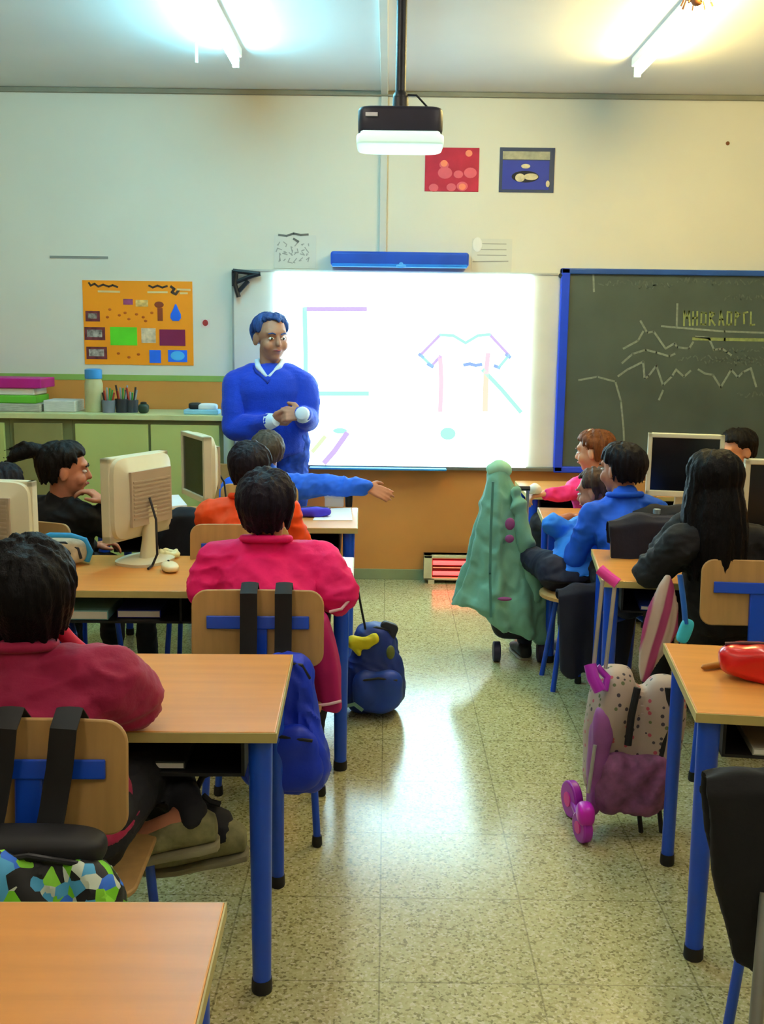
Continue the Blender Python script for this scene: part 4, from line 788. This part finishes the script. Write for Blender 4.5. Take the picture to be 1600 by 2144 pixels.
def person(label, head, look, pel, byaw, k=1.0, hs=1.0, skin=SK, top=None, topn='jacket', bottom=None, hair=None, hstyle='short', hlen=.3, armL=None, armR=None, sleeve='long', legs='sit', knees=None, ankles=None, shoe=None, nb=None, vox=.0065, wide=1.0, hem=0, curl=.5, hb=0, part=None, slr=1.0, shoedir=None, face=True, chair=None, folds=None, shirtv=False, drop=.045):
    head = V(head); pel = V(pel); Rb = Matrix.Rotation(byaw, 3, 'Z'); Rh = Matrix.Rotation(look[0], 3, 'Z') @ Matrix.Rotation(look[1], 3, 'X') @ Matrix.Rotation(look[2] if len(look) > 2 else 0, 3, 'Y')
    X, Yv, Z = Rb @ V((1, 0, 0)), Rb @ V((0, 1, 0)), V((0, 0, 1)); k_ = k
    N = V(nb) if nb else head + (Rh @ V((0, -.02, -.09))) * hs + V((0, 0, -.062)) * hs - Yv * .02 * k
    base = V((pel.x, pel.y, 0)); t = thing('person', label, 'person', base)
    H = lambda v: head + (Rh @ V(v)) * hs
    sh = {s: N + X * s * .148 * k * wide - Z * drop * k for s in (-1, 1)}
    arms = {}
    for s, a in ((-1, armL), (1, armR)):
        if a is None: el = sh[s] + X * s * .05 * k + Yv * .06 * k - Z * .22 * k; wr = el + Yv * .2 * k - X * s * .1 * k + Z * .03; a = (el, wr, None)
        el, wr, dd = V(a[0]), V(a[1]), a[2]; dd = V(dd) if dd is not None else (wr - el); arms[s] = (el, wr, dd, V(a[3]) if len(a) > 3 else Z)
    # ---- legs
    hip = {s: pel + X * s * .08 * k for s in (-1, 1)}
    if legs == 'sit':
        kn = {s: hip[s] + Yv * .37 * k + X * s * .03 - Z * .0 for s in (-1, 1)}; an = {s: kn[s] - Z * (kn[s].z - .07) + Yv * .02 for s in (-1, 1)}
    else:
        kn = {s: hip[s] * 1 + V((0, 0, -.42 * k * .86)) + Yv * .02 for s in (-1, 1)}; an = {s: V((kn[s].x, kn[s].y, .09)) - Yv * .03 for s in (-1, 1)}
    if knees: kn = {-1: V(knees[0]), 1: V(knees[1])}
    if ankles: an = {-1: V(ankles[0]), 1: V(ankles[1])}
    # ---- skin body
    bm = NB(); ax = pel - N
    def torso(b, g, lower=.0, tuck=0):
        rr = ((-.14, .10, .085), (-.08, .145, .118), (.02, .155, .125), (.18, .148, .118), (.42, .136, .105), (.68, .15, .108), (.84, .148 * wide, .092), (.93, .115 * wide, .078), (.99, .07, .06), (1.03, .052, .05))
        rs = []
        for tt, a_, c_ in rr:
            if tt < -.1 and lower: tt -= lower
            if tt == -.08 and lower: tt -= lower * .9
            rs.append((pel.lerp(N, tt), X * (a_ * k + g - (tuck if tt < -.05 else 0)), Yv * (c_ * k + g - (tuck if tt < -.05 else 0))))
        loft(b, rs, 28, .85)
    torso(bm, -.03 * k); cap(bm, N - Z * .02, H((0, -.012, -.05)), .047 * k, .05 * hs)
    ell(bm, H((0, -.012, .03)), [v * hs for v in (.072, .09, .08)], Rh); ell(bm, H((0, .022, -.03)), [v * hs for v in (.059, .064, .075)], Rh)
    ell(bm, H((0, .048, -.082)), [v * hs for v in (.028, .028, .024)], Rh); ell(bm, H((0, .068, .03)), [v * hs for v in (.05, .02, .02)], Rh)
    for s in (-1, 1): ell(bm, H((s * .036, .055, -.03)), [v * hs for v in (.026, .026, .028)], Rh); ell(bm, H((s * .075, -.01, -.008)), [v * hs for v in (.009, .02, .031)], Rh @ Matrix.Rotation(s * .35, 3, 'Z'))
    cap(bm, H((0, .082, .012)), H((0, .097, -.022)), .008 * hs, .0125 * hs); ell(bm, H((0, .078, -.052)), [v * hs for v in (.022, .014, .01)], Rh)
    for s in (-1, 1):
        el, wr, dd, up = arms[s]; chain(bm, [sh[s], el, wr], [.036 * k, .026 * k, .021 * k]); add_hand(bm, wr, dd, up, 1 if s * 1 < 0 else -1, curl, k * .92)
        chain(bm, [hip[s], kn[s], an[s]], [.068 * k, .045 * k, .032 * k]); fd = (Rb @ V((0, 1, 0))) if shoedir is None else V(shoedir).normalized(); cap(bm, an[s], an[s] + fd * .1 * k - Z * .025, .03 * k, .025 * k)
    me = remeshed(bm, vox, 2); body = obj('body', me, skin, t, world=True, angle=180)
    # ---- top
    bm = NB(); torso(bm, .004, hem, 0 if hem else .034); cap(bm, N - Z * .06, N + Z * (-.03 if shirtv else .018), .07 * k, .058 * k); chain(bm, [N.lerp(sh[-1], .5), sh[-1]], [.06 * k, .062 * k * slr]); chain(bm, [N.lerp(sh[1], .5), sh[1]], [.06 * k, .062 * k * slr])
    for s in (-1, 1):
        el, wr, dd, up = arms[s]; sl = sleeve if isinstance(sleeve, str) else sleeve[0 if s < 0 else 1]
        if sl == 'long': chain(bm, [sh[s], sh[s].lerp(el, .5) , el, el.lerp(wr, .5), wr.lerp(el, .06)], [.062 * k * slr, .058 * k * slr, .052 * k * slr, .046 * k * slr, .037 * k * slr])
        else: chain(bm, [sh[s], sh[s].lerp(el, .8)], [.062 * k * slr, .056 * k * slr])
    me = remeshed(bm, vox * 1.25, 4, folds or [(7, 7, 9, .012, 0), (16, 16, 24, .007, 1), (45, 45, 60, .002, 0)]); obj(topn, me, top, t, world=True, angle=180)
    # ---- trousers
    if bottom:
        bm = NB(); loft(bm, [(pel.lerp(N, tt), X * a_ * k, Yv * c_ * k) for tt, a_, c_ in ((-.15, .1, .09), (-.09, .146, .12), (0, .152, .122), (.1, .148, .118))], 24, .85)
        for s in (-1, 1): chain(bm, [hip[s], hip[s].lerp(kn[s], .5), kn[s], kn[s].lerp(an[s], .5), kn[s].lerp(an[s], 1.0)], [.086 * k, .078 * k, .064 * k, .053 * k, .04 * k])
        obj('trousers', remeshed(bm, vox * 1.35, 3, [(9, 9, 12, .01, 0), (22, 22, 30, .004, 1)]), bottom, t, world=True, angle=180)
    fd = Yv if shoedir is None else V(shoedir).normalized(); sd = V((-fd.y, fd.x, 0)).normalized()
    for s in (-1, 1):
        a = an[s] - Z * .0; c0_ = a - Z * .035
        bm = NB(); loft(bm, [(c0_ + fd * y * k + Z * z * k, sd * w_ * k, Z * h_ * k - fd * 0) for y, z, w_, h_ in ((-.06, -.005, .012, .01), (-.055, 0, .03, .028), (-.02, .012, .038, .042), (.04, .006, .04, .036), (.1, -.006, .045, .026), (.15, -.012, .038, .018), (.175, -.016, .015, .008))], 20, .85)
        so = obj('shoe', remeshed(bm, .006, 2), shoe or mat('dark_shoe', '#1a1a1e', .6), t, world=True, angle=180)
        bm = NB(); zz = -.036 * k
        loft(bm, [(c0_ + fd * y * k + Z * zz, sd * w_ * k, Z * .011) for y, w_ in ((-.064, .012), (-.058, .032), (-.02, .041), (.04, .042), (.1, .048), (.15, .04), (.18, .014))], 16, .5); obj('sole', bm, mat('sole_rubber', '#8a8468', .7), so, world=True)
    # ---- hair
    if hair:
        bm = NB(); off = V((0, -.018, .036)); rr = (.078, .09, .081) if hstyle == 'crop' else (.081, .094, .084)
        ell(bm, H(off + V((0, -.008, .004))), [v * hs * .97 for v in rr], Rh, 28, 18)
        rnd = random.Random(int(head.x * 1000) + 5); n = 150
        for i in range(n):
            a = 2 * math.pi * (i + rnd.random() * .6) / n; ca, sa = math.cos(a), math.sin(a)   # ca: forward
            if hstyle == 'crop': eend = .78 if ca > .45 else (-.05 if ca > -.2 else -.8)
            elif hstyle == 'long': eend = .55 if ca > .5 else (-.1 if ca > .0 else -.6)
            else: eend = .42 if ca > .5 else (.05 - .35 * (0.5 - ca) if ca > -.2 else -1.0)
            e0 = rnd.uniform(.5, 1.45); pts = []; m_ = 7; lift = rnd.uniform(-.003, .007); tw = rnd.uniform(-.25, .25); 
            for j in range(m_):
                u = j / (m_ - 1); e_ = e0 + (eend + rnd.uniform(-.08, .08) - e0) * u; aa = a + tw * u
                r_ = 1 + (lift + .004 * math.sin(u * 3)) / .085
                eh = max(e_, -.38); nz = 1 - .1 * max(0, -.38 - e_) / .6; pts.append(H(off + V((rr[0] * math.sin(aa) * math.cos(eh) * nz, rr[1] * math.cos(aa) * math.cos(eh) * nz, rr[2] * (math.sin(eh) + (e_ - eh) * 1.0))) * r_))
            rads = [.004, .008, .0095, .0095, .009, .007, .003]
            if hstyle == 'long' and ca < .35:
                rads[-1] = .011; rads[-2] = .0105; L_ = hlen * rnd.uniform(.85, 1.05); last = pts[-1]; outw = (Rh @ V((math.sin(a), math.cos(a), 0)));
                for j in range(1, 7):
                    u = j / 6; tgt = last + V((0, 0, -L_ * u)) + outw * (.018 * math.sin(u * 2.6) + .012 * u); tgt = tgt - (Rh @ V((0, .03, 0))) * u
                    pts.append(tgt); rads.append(.0125 * (1 - .45 * u ** 3))
            tube(bm, pts, [r * hs for r in rads], 6)
        if hstyle == 'long': loft(bm, [(H((0, -.06, -.02 - z)), Rh @ V((w_, 0, 0)), Rh @ V((0, d_, 0))) for z, w_, d_ in ((-.03, .06, .03), (0, .082, .045), (hlen * .4, .085, .045), (hlen * .8, .08, .035), (hlen, .06, .02))], 20)
        if hstyle == 'tail':
            chain(bm, [H((0, -.08, .07)), H((0, -.14, .08)), H((0, -.2, .055)), H((0, -.23, .02))], [.03, .034, .028, .01])
            for q_ in range(10): tube(bm, [H((rnd.uniform(-.02, .02), -.11, .08)), H((rnd.uniform(-.03, .03), -.17, .09 + rnd.uniform(-.03, .02))), H((rnd.uniform(-.03, .03), -.25, .03 + rnd.uniform(-.05, .04)))], [.01, .009, .002], 6)
        obj('hair', remeshed(bm, .0048 if hstyle != 'long' else .006, 1, [(70, 70, 12, .0025, 1)]), hair, t, world=True, angle=180)
    if face:
        for s in (-1, 1):
            bm = NB(); ell(bm, H((s * .03, .0745, .004)), [v * hs for v in (.0125, .0105, .0062)], Rh); e_ = obj('eye', bm, EYW, t, world=True)
            bm = NB(); ell(bm, H((s * .03, .0815, .004)), [v * hs for v in (.0058, .0045, .0058)], Rh); obj('pupil', bm, EYD, e_, world=True)
            bm = NB(); tube(bm, [H((s * .014, .089, .024)), H((s * .03, .09, .03)), H((s * .046, .079, .025))], .0032 * hs, 6); obj('eyebrow', bm, hair or EYD, t, world=True)
        bm = NB(); tube(bm, [H((-.021, .082, -.05)), H((-.008, .092, -.049)), H((0, .0925, -.05)), H((.008, .092, -.049)), H((.021, .082, -.05))], [.002, .0045, .005, .0045, .002], 8); obj('lips', bm, LIP, t, world=True)
    t['_'] = 0; del t['_']
    return t, dict(N=N, sh=sh, H=H, X=X, Y=Yv, pel=pel, Rh=Rh)
R_ = math.radians
def collar(t, N, m, X, Yv, r=.07, h=.03, nm='collar', k=1):
    bm = NB(); pts = [N + X * math.cos(a) * r + Yv * math.sin(a) * r * .85 + V((0, 0, h * (1 - .35 * math.sin(a)))) for a in [i * math.pi / 10 for i in range(20)]]; pts.append(pts[0])
    tube(bm, pts, .014 * k, 8); return obj(nm, remeshed(bm, .005, 2), m, t, world=True, angle=180)
def seatchair(k, pel, byaw, label, back=.02):
    q = V((pel[0], pel[1], 0)) - Matrix.Rotation(byaw, 3, 'Z') @ V((0, back, 0)); chairs[k] = dup(c0, q, byaw, label); return chairs[k]
PH = .435 + .09
DJ = mat('dark_jeans', '#15161c', .8, bump=.1); 
# 1 crimson jacket pupil
CRI = mat('crimson_fleece', '#94083f', .75, var=.12, vs=5, bump=.15, bs=70, sheen=.1)
hd = atY(62, 1252, 2.3); el = atZ(268, 1462, .765); c_ = chairs['crimson'].location
pl = (c_.x, c_.y - .05, PH)
t, d = person('pupil with black hair in a crimson jacket at the lower left, seen from behind', hd, (R_(8), R_(10)), pl, r1, 1.1, 1.16, SK2, CRI, 'jacket', DJ, hairmat('black_hair', '#0b0a0d'), 'short', armR=(el, el + V((-.2, .17, -.005)), (-1, .35, 0)), armL=(V((hd.x - .29, el.y + .02, .765)), V((hd.x - .12, el.y + .2, .76)), (1, .4, 0)), slr=1.22,
    nb=hd + V((-.01, -.05, -.135)), wide=1.12, knees=(V((c_.x - .12, c_.y + .42, .5)), V((c_.x + .12, c_.y + .42, .5))), ankles=(atY(462, 1735, 2.45), atY(398, 1712, 2.35)), shoedir=(-1, -.15, -.12), shoe=mat('khaki_shoe', '#7d7a55', .8, var=.3, vs=30, bump=.3, bs=60))
collar(t, d['N'] + V((0, 0, .012)), CRI, d['X'], d['Y'], .075, .03)
bm = NB(); chain(bm, [atY(x, y, 2.33) for x, y in ((128, 1322), (165, 1362), (205, 1395), (232, 1412))], [.02, .022, .02, .012]); obj('hood_fold', remeshed(bm, .006, 2, [(20, 20, 20, .005, 0)]), mat('crimson_lining', '#c2183e', .7, var=.2), t, world=True, angle=180)
# 2 magenta smock pupil
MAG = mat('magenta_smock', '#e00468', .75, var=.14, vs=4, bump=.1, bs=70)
hd = atY(560, 1062, 3.5); c_ = chairs['magenta'].location; el = atZ(712, 1248, .74); el2 = atZ(430, 1235, .75)
pl = (c_.x + .02, c_.y, PH)
DKH = hairmat('dark_brown_hair', '#17121f')
t, d = person('pupil with dark hair in a magenta smock on the second left row, seen from behind', hd, (R_(-4), R_(10)), pl, r1, 1.06, 1.08, SK, MAG, 'smock', DJ, DKH, 'short', armR=(el, el + V((-.06, .22, 0)), (-.2, 1, 0)), armL=(el2, el2 + V((.1, .2, -.01)), (.4, 1, 0)), slr=1.15, wide=1.08, nb=hd + V((0, -.04, -.14)))
collar(t, d['N'] + V((0, 0, .01)), MAG, d['X'], d['Y'], .078, .03)
WHM = mat('white_piping', '#e0b8c4', .7)
Ym = c_.y - .02
rings = []
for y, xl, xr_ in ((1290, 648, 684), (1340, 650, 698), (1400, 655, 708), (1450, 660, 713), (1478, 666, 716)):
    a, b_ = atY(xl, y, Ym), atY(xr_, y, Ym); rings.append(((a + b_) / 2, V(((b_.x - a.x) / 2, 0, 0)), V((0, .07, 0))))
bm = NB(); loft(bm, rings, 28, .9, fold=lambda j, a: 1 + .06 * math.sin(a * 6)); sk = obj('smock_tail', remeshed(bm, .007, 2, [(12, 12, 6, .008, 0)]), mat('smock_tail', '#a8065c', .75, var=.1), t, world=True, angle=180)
bm = NB(); tube(bm, [atY(668, 1477, Ym - .075), atY(690, 1474, Ym - .08), atY(714, 1468, Ym - .06)], .005, 8); obj('hem', bm, WHM, sk, world=True)
bm = NB(); tube(bm, [atY(690, 1281, el.y - .07), atY(715, 1275, el.y - .075), atY(737, 1250, el.y - .045)], .005, 8); obj('sleeve_piping', bm, WHM, t, world=True)
# 3 orange top pupil
ORT = mat('orange_fleece', '#f04a08', .75, var=.12, vs=5)
hd = atY(522, 982, 4.55)
pl = (hd.x + .0, 4.42, PH); seatchair('orange', pl, r1, 'chair of the pupil in the orange top')
t, d = person('pupil in an orange top mostly hidden behind the magenta smock pupil', hd, (R_(10), R_(8)), pl, r1, 1.02, 1.0, SK, ORT, 'fleece', DJ, hairmat('brown_black_hair', '#1c1720'), 'short', wide=1.08, slr=1.2)
collar(t, d['N'] + V((0, 0, .01)), ORT, d['X'], d['Y'], .08, .03)
# 4 pointing boy
SBL = mat('bright_blue_fleece', '#1a5fe0', .75, var=.12, vs=5)
hd = atY(560, 948, 5.54); pl = (hd.x - .02, 5.58, PH); seatchair('pointing', pl, 0, 'chair of the pupil in bright blue who points to the right')
wr = atY(768, 1020, 5.5); el = atY(680, 1013, 5.52)
t, d = person('pupil in a bright blue top stretching one arm out to the right', hd, (R_(12), R_(8)), pl, 0, 1.06, .98, SK2, SBL, 'sweater', DJ, hairmat('ash_brown_hair', '#4a423a'), 'crop', armR=(el, wr, (1, -.1, -.35), (0, -.85, .6)), slr=1.12, wide=1.05, curl=.16, knees=(V((hd.x - .13, 5.86, .5)), V((hd.x + .1, 5.86, .5))), nb=V((hd.x, hd.y - .03, atY(560, 998, 5.57).z)))
collar(t, d['N'] + V((0, 0, .0)), SBL, d['X'], d['Y'], .075, .02)
# 5 girl in black
hd = atY(138, 985, 4.45); pl = (hd.x - .03, 4.4, PH); seatchair('black', (pl[0] + .03, pl[1] + .02), R_(-20), 'chair under the pupil in black with the ponytail')
hw = atY(182, 1028, 4.36); ee = atZ(214, 1062, .78); ee = V((hw.x + .1, 4.5, .745))
BT = mat('black_jersey', '#08090c', .85, var=.2, vs=6)
t, d = person('pupil in black with a ponytail resting chin in hand at the left', hd, (R_(-72), R_(-4)), pl, R_(-32), 1.04, 1.02, SK2, BT, 'sweater', DJ, hairmat('black_tail_hair', '#14110f'), 'tail', armR=(ee, hw + V((.07, .02, -.05)), (-.75, .0, .55), (1, 0, .5)), nb=hd + V((-.03, 0, -.14)), curl=.55)
# 6 left edge
hd = atY(8, 1035, 4.2); pl = (hd.x - .03, 4.15, PH); seatchair('edge', pl, R_(-10), 'chair at the left edge beside the pupil in black')
person('pupil with dark hair and reddish ear cut by the left edge', hd, (R_(-30), R_(6)), pl, R_(-10), 1.04, 1.06, mat('skin_pink', '#b5604c', .55), mat('grey_top', '#3a3c44', .8), 'sweater', DJ, hairmat('dark_edge_hair', '#15121a'), 'short')
# 7 long-haired girl
c_ = chairs['r2'].location; hd = atY(1490, 1015, 3.8); pl = (c_.x - .03, c_.y + .03, PH); el = atZ(1362, 1192, .745); wr = atY(1442, 1090, 3.82)
BG = mat('black_jacket', '#0a0a0f', .8, var=.25, vs=6, bump=.1)
t, d = person('girl with long straight black hair in a black jacket, elbow on the desk', hd, (R_(18), R_(-8)), pl, R_(6), 1.06, 1.04, SK, BG, 'jacket', DJ, hairmat('long_black_hair', '#09080a'), 'long', .32, armL=(el, wr, (.3, .1, .9), (0, -1, 0)), wide=1.0, slr=1.2, nb=hd + V((.04, -.045, -.17)))
bm = NB(); q0 = wr.lerp(el, .02); q1 = wr.lerp(el, .25); cap(bm, q0, q1, .044, .05); obj('pink_cuff', bm, mat('dusty_pink', '#a87a8c', .7), t, world=True)
# 8 boy B in blue + navy
BSH = mat('blue_shirt', '#0e58d8', .7, var=.14, vs=6)
hd = atY(1300, 984, 4.72); pl = (hd.x + .05, 4.6, PH); seatchair('navy', pl, R_(8), 'chair of the dark-haired boy, hung with a navy jacket')
t, d = person('dark-haired boy in a blue shirt turned to the left on the front right row', hd, (R_(38), R_(-4)), pl, R_(12), 1.02, 1.02, SK2, BSH, 'shirt', DJ, hairmat('black_boy_hair', '#131016'), 'short', nb=hd + V((.015, -.04, -.14)), armR=(hd + V((.24, .02, -.33)), V((hd.x + .15, 5.02, .745)), None))
collar(t, d['N'] + V((0, 0, .01)), BSH, d['X'], d['Y'], .075, .025)
draped('navy jacket over the chair back behind the dark-haired boy', 'navy', NC, w=.44, back=.42, front=.12, tw=.85, z0=.86, name='jacket', cat='jacket')
# 9 boy A in light blue
hd = atY(1248, 1030, 5.0); pl = (atY(1198, 1150, 4.78).x, 4.76, PH); chairs['light_blue'] = thing('stool', 'low stool under the short-haired pupil in light blue', 'stool', (pl[0] + .02, pl[1] - .03, 0), R_(4))
bm = NB(); lathe(bm, [(.15, .415), (.17, .42), (.17, .435), (.16, .44)], 28); obj('seat', bm, CW, chairs['light_blue'])
for a in range(4): bm = NB(); c_, s_ = math.cos(a * 1.5708 + .785), math.sin(a * 1.5708 + .785); tube(bm, [(c_ * .1, s_ * .1, .415), (c_ * .17, s_ * .17, .0)], .012, 10); obj('leg', bm, BLUE, chairs['light_blue'])
e_ = V((atY(1150, 1128, 4.85).x, 4.85, .735)); w_ = V((atY(1195, 1090, 5.1).x, 5.12, .725))
t, d = person('short-haired pupil in a light blue shirt leaning sideways over the front right desk', hd, (R_(55), R_(-14)), pl, R_(8), .98, .96, SK2, mat('light_blue_shirt', '#1f7be8', .7, var=.14), 'tshirt', mat('navy_trousers', '#12162e', .8, var=.2), hairmat('short_brown_hair', '#4d3a30'), 'crop', sleeve='short', armL=(e_, w_, (1, .5, 0)), nb=hd + V((.0, -.09, -.13)))
draped('navy coat hanging down behind the short-haired pupil in light blue', 'light_blue', NC, w=.36, back=.4, front=.06, tw=.8, z0=.52, xoff=.03)
# 10 pink girl
PKT = mat('hot_pink_top', '#e22a86', .7, var=.12)
hd = atY(1243, 946, 5.75); pl = (hd.x + .06, 5.82, PH); seatchair('pink', (pl[0], pl[1]), R_(25), 'chair of the girl in pink below the blackboard corner')
wr = atY(1142, 1034, 5.55); el = V((hd.x - .06, 5.68, .76))
t, d = person('girl with brown hair in a hot pink top reaching out to the left', hd, (R_(62), R_(-8)), pl, R_(30), 1.0, 1.0, SK, PKT, 'sweater', DJ, hairmat('chestnut_hair', '#6a3e22'), 'short', armL=(el, wr, (-1, -.1, -.15)), nb=hd + V((.03, 0, -.16)), slr=1.0, curl=.7)
bm = NB(); pts = [d['H'](V((.087 * math.sin(a), -.012 + .02, .03 + .092 * math.cos(a)))) for a in [R_(-80 + 16 * i) for i in range(11)]]; tube(bm, pts, .006, 8); obj('hairband', bm, mat('pale_band', '#c8c4b8', .5), t, world=True)
q = atY(1118, 1026, 5.52); tt = thing('paper_ball', 'crumpled white tissue held by the girl in pink', 'tissue', q); bm = NB(); ell(bm, (0, 0, 0), (.04, .035, .03)); obj('tissue', remeshed(bm, .006, 1, [(30, 30, 30, .01, 0)]), PAP, tt)
# 11 back right pupil
hd = atY(1543, 944, 5.8); pl = (hd.x + .02, 5.84, PH); seatchair('back', pl, R_(70), 'chair of the dark-haired pupil between the two right monitors')
t, d = person('dark-haired pupil in a cream top looking left between the two right monitors', hd, (R_(112), R_(-14)), pl, R_(80), 1.0, 1.0, SK, mat('cream_top', '#cdbb90', .7), 'sweater', DJ, hairmat('dark_side_hair', '#15110f'), 'short', nb=hd + V((.01, 0, -.16)))
collar(t, d['N'] + V((0, 0, .0)), mat('sky_collar', '#5c8ee8', .6), d['X'], d['Y'], .062, .025)
# 12 teacher
SWE = mat('royal_sweater', '#003ac6', .8, var=.08, vs=6, bump=.25, bs=130, sheen=.15); JN = mat('blue_jeans', '#1340b0', .8, var=.35, vs=35)
TYY = 6.36; hd = atY(568, 708, TYY); pl = V((atY(575, 960, TYY).x, TYY + .02, .95))
wR = atY(566, 882, TYY - .2); wL = atY(634, 868, TYY - .25)
eR = V((atY(494, 892, TYY).x, TYY - .03, atY(494, 896, TYY).z)); eL = V((atY(645, 868, TYY).x, TYY - .02, atY(645, 880, TYY).z))
t, d = person('man in a royal blue V-neck sweater and jeans standing before the whiteboard, hands together', hd, (R_(-152), R_(-4)), pl, R_(178), 1.31, 1.26, mat('skin_man', '#a9795f', .55, var=.1), SWE, 'sweater', JN, hairmat('blue_lit_grey_hair', '#2f4a86'), 'crop',  # grey hair with the projection's blue light mixed into its colour
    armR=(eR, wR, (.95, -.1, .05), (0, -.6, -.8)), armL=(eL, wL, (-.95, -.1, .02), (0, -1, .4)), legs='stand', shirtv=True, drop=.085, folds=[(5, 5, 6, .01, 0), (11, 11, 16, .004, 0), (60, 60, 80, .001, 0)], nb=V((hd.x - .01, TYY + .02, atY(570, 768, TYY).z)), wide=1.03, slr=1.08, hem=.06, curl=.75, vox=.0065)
N = d['N']; COLR = mat('white_shirt_collar', '#cfe4f4', .6)
bm = NB()
for s in (-1, 1): chain(bm, [N + V((s * .045, .06, .045)), N + V((s * .078, -.01, .03)), N + V((s * .062, -.075, .0)), N + V((s * .012, -.118, -.05))], [.014, .016, .018, .01])
obj('shirt_collar', remeshed(bm, .005, 2), COLR, t, world=True, angle=180)
bm = NB(); tube(bm, [N + V((-.095, -.03, .0)), N + V((-.07, -.095, -.03)), N + V((0, -.135, -.09)), N + V((.07, -.095, -.03)), N + V((.095, -.03, .0))], .011, 8)
obj('sweater_neckband', bm, mat('sweater_rib', '#0a2c98', .8), t, world=True)
for w_, e_ in ((wR, eR), (wL, eL)):
    bm = NB(); q_ = (e_ - w_).normalized(); tube(bm, [w_ - q_ * .052, w_ - q_ * .048, w_ - q_ * .02, w_ + q_ * .01], [.03, .036, .044, .05], 20); obj('shirt_cuff', bm, COLR, t, world=True)
bm = NB(); tube(bm, [pl + V((math.cos(a) * .192, math.sin(a) * .155, -.035)) for a in [i * math.pi / 12 for i in range(25)]], .014, 8, flat=1); obj('belt', bm, mat('belt_leather', '#1b1f3a', .5), t, world=True)
# ------------------------------------------------------------------ chair beside the teacher, extra coats
q = atY(492, 905, 6.25); chairs['teacher'] = dup(c0, V((q.x - .02, 6.0, 0)), R_(175), 'wooden chair beside the man, at the end of the cabinets')
cx = atZ(408, 1095, .8); chairs['spare'] = dup(c0, V((cx.x, desks['L1'].location.y - .3 - .14, 0)), r1, 'empty chair with a black coat left of the orange top pupil')
draped('black coat over the empty chair left of the orange top pupil', 'spare', mat('black_coat', '#14161e', .8, var=.2), w=.46, back=.3, front=.12, z0=.83)
q = atY(1395, 1075, 4.62); chairs['spare2'] = dup(c0, V((q.x + .06, 4.6 + .2, 0)), R_(-4), 'empty chair with a black jacket between the boy and the girl')
draped('black jacket over the empty chair right of the dark-haired boy', 'spare2', MATS['black_coat'], w=.42, back=.4, front=.12, z0=.86, name='jacket', cat='jacket')
bpy.data.scenes.remove(TS)
sc = bpy.context.scene
sc.view_settings.view_transform = 'Standard'; sc.view_settings.look = 'None'; sc.view_settings.gamma = 1; sc.view_settings.use_curve_mapping = False
sc.view_settings.exposure = 1.0
w = bpy.data.worlds.new('world'); sc.world = w; w.use_nodes = True; w.node_tree.nodes['Background'].inputs[0].default_value = (.6, .65, .7, 1); w.node_tree.nodes['Background'].inputs[1].default_value = .1
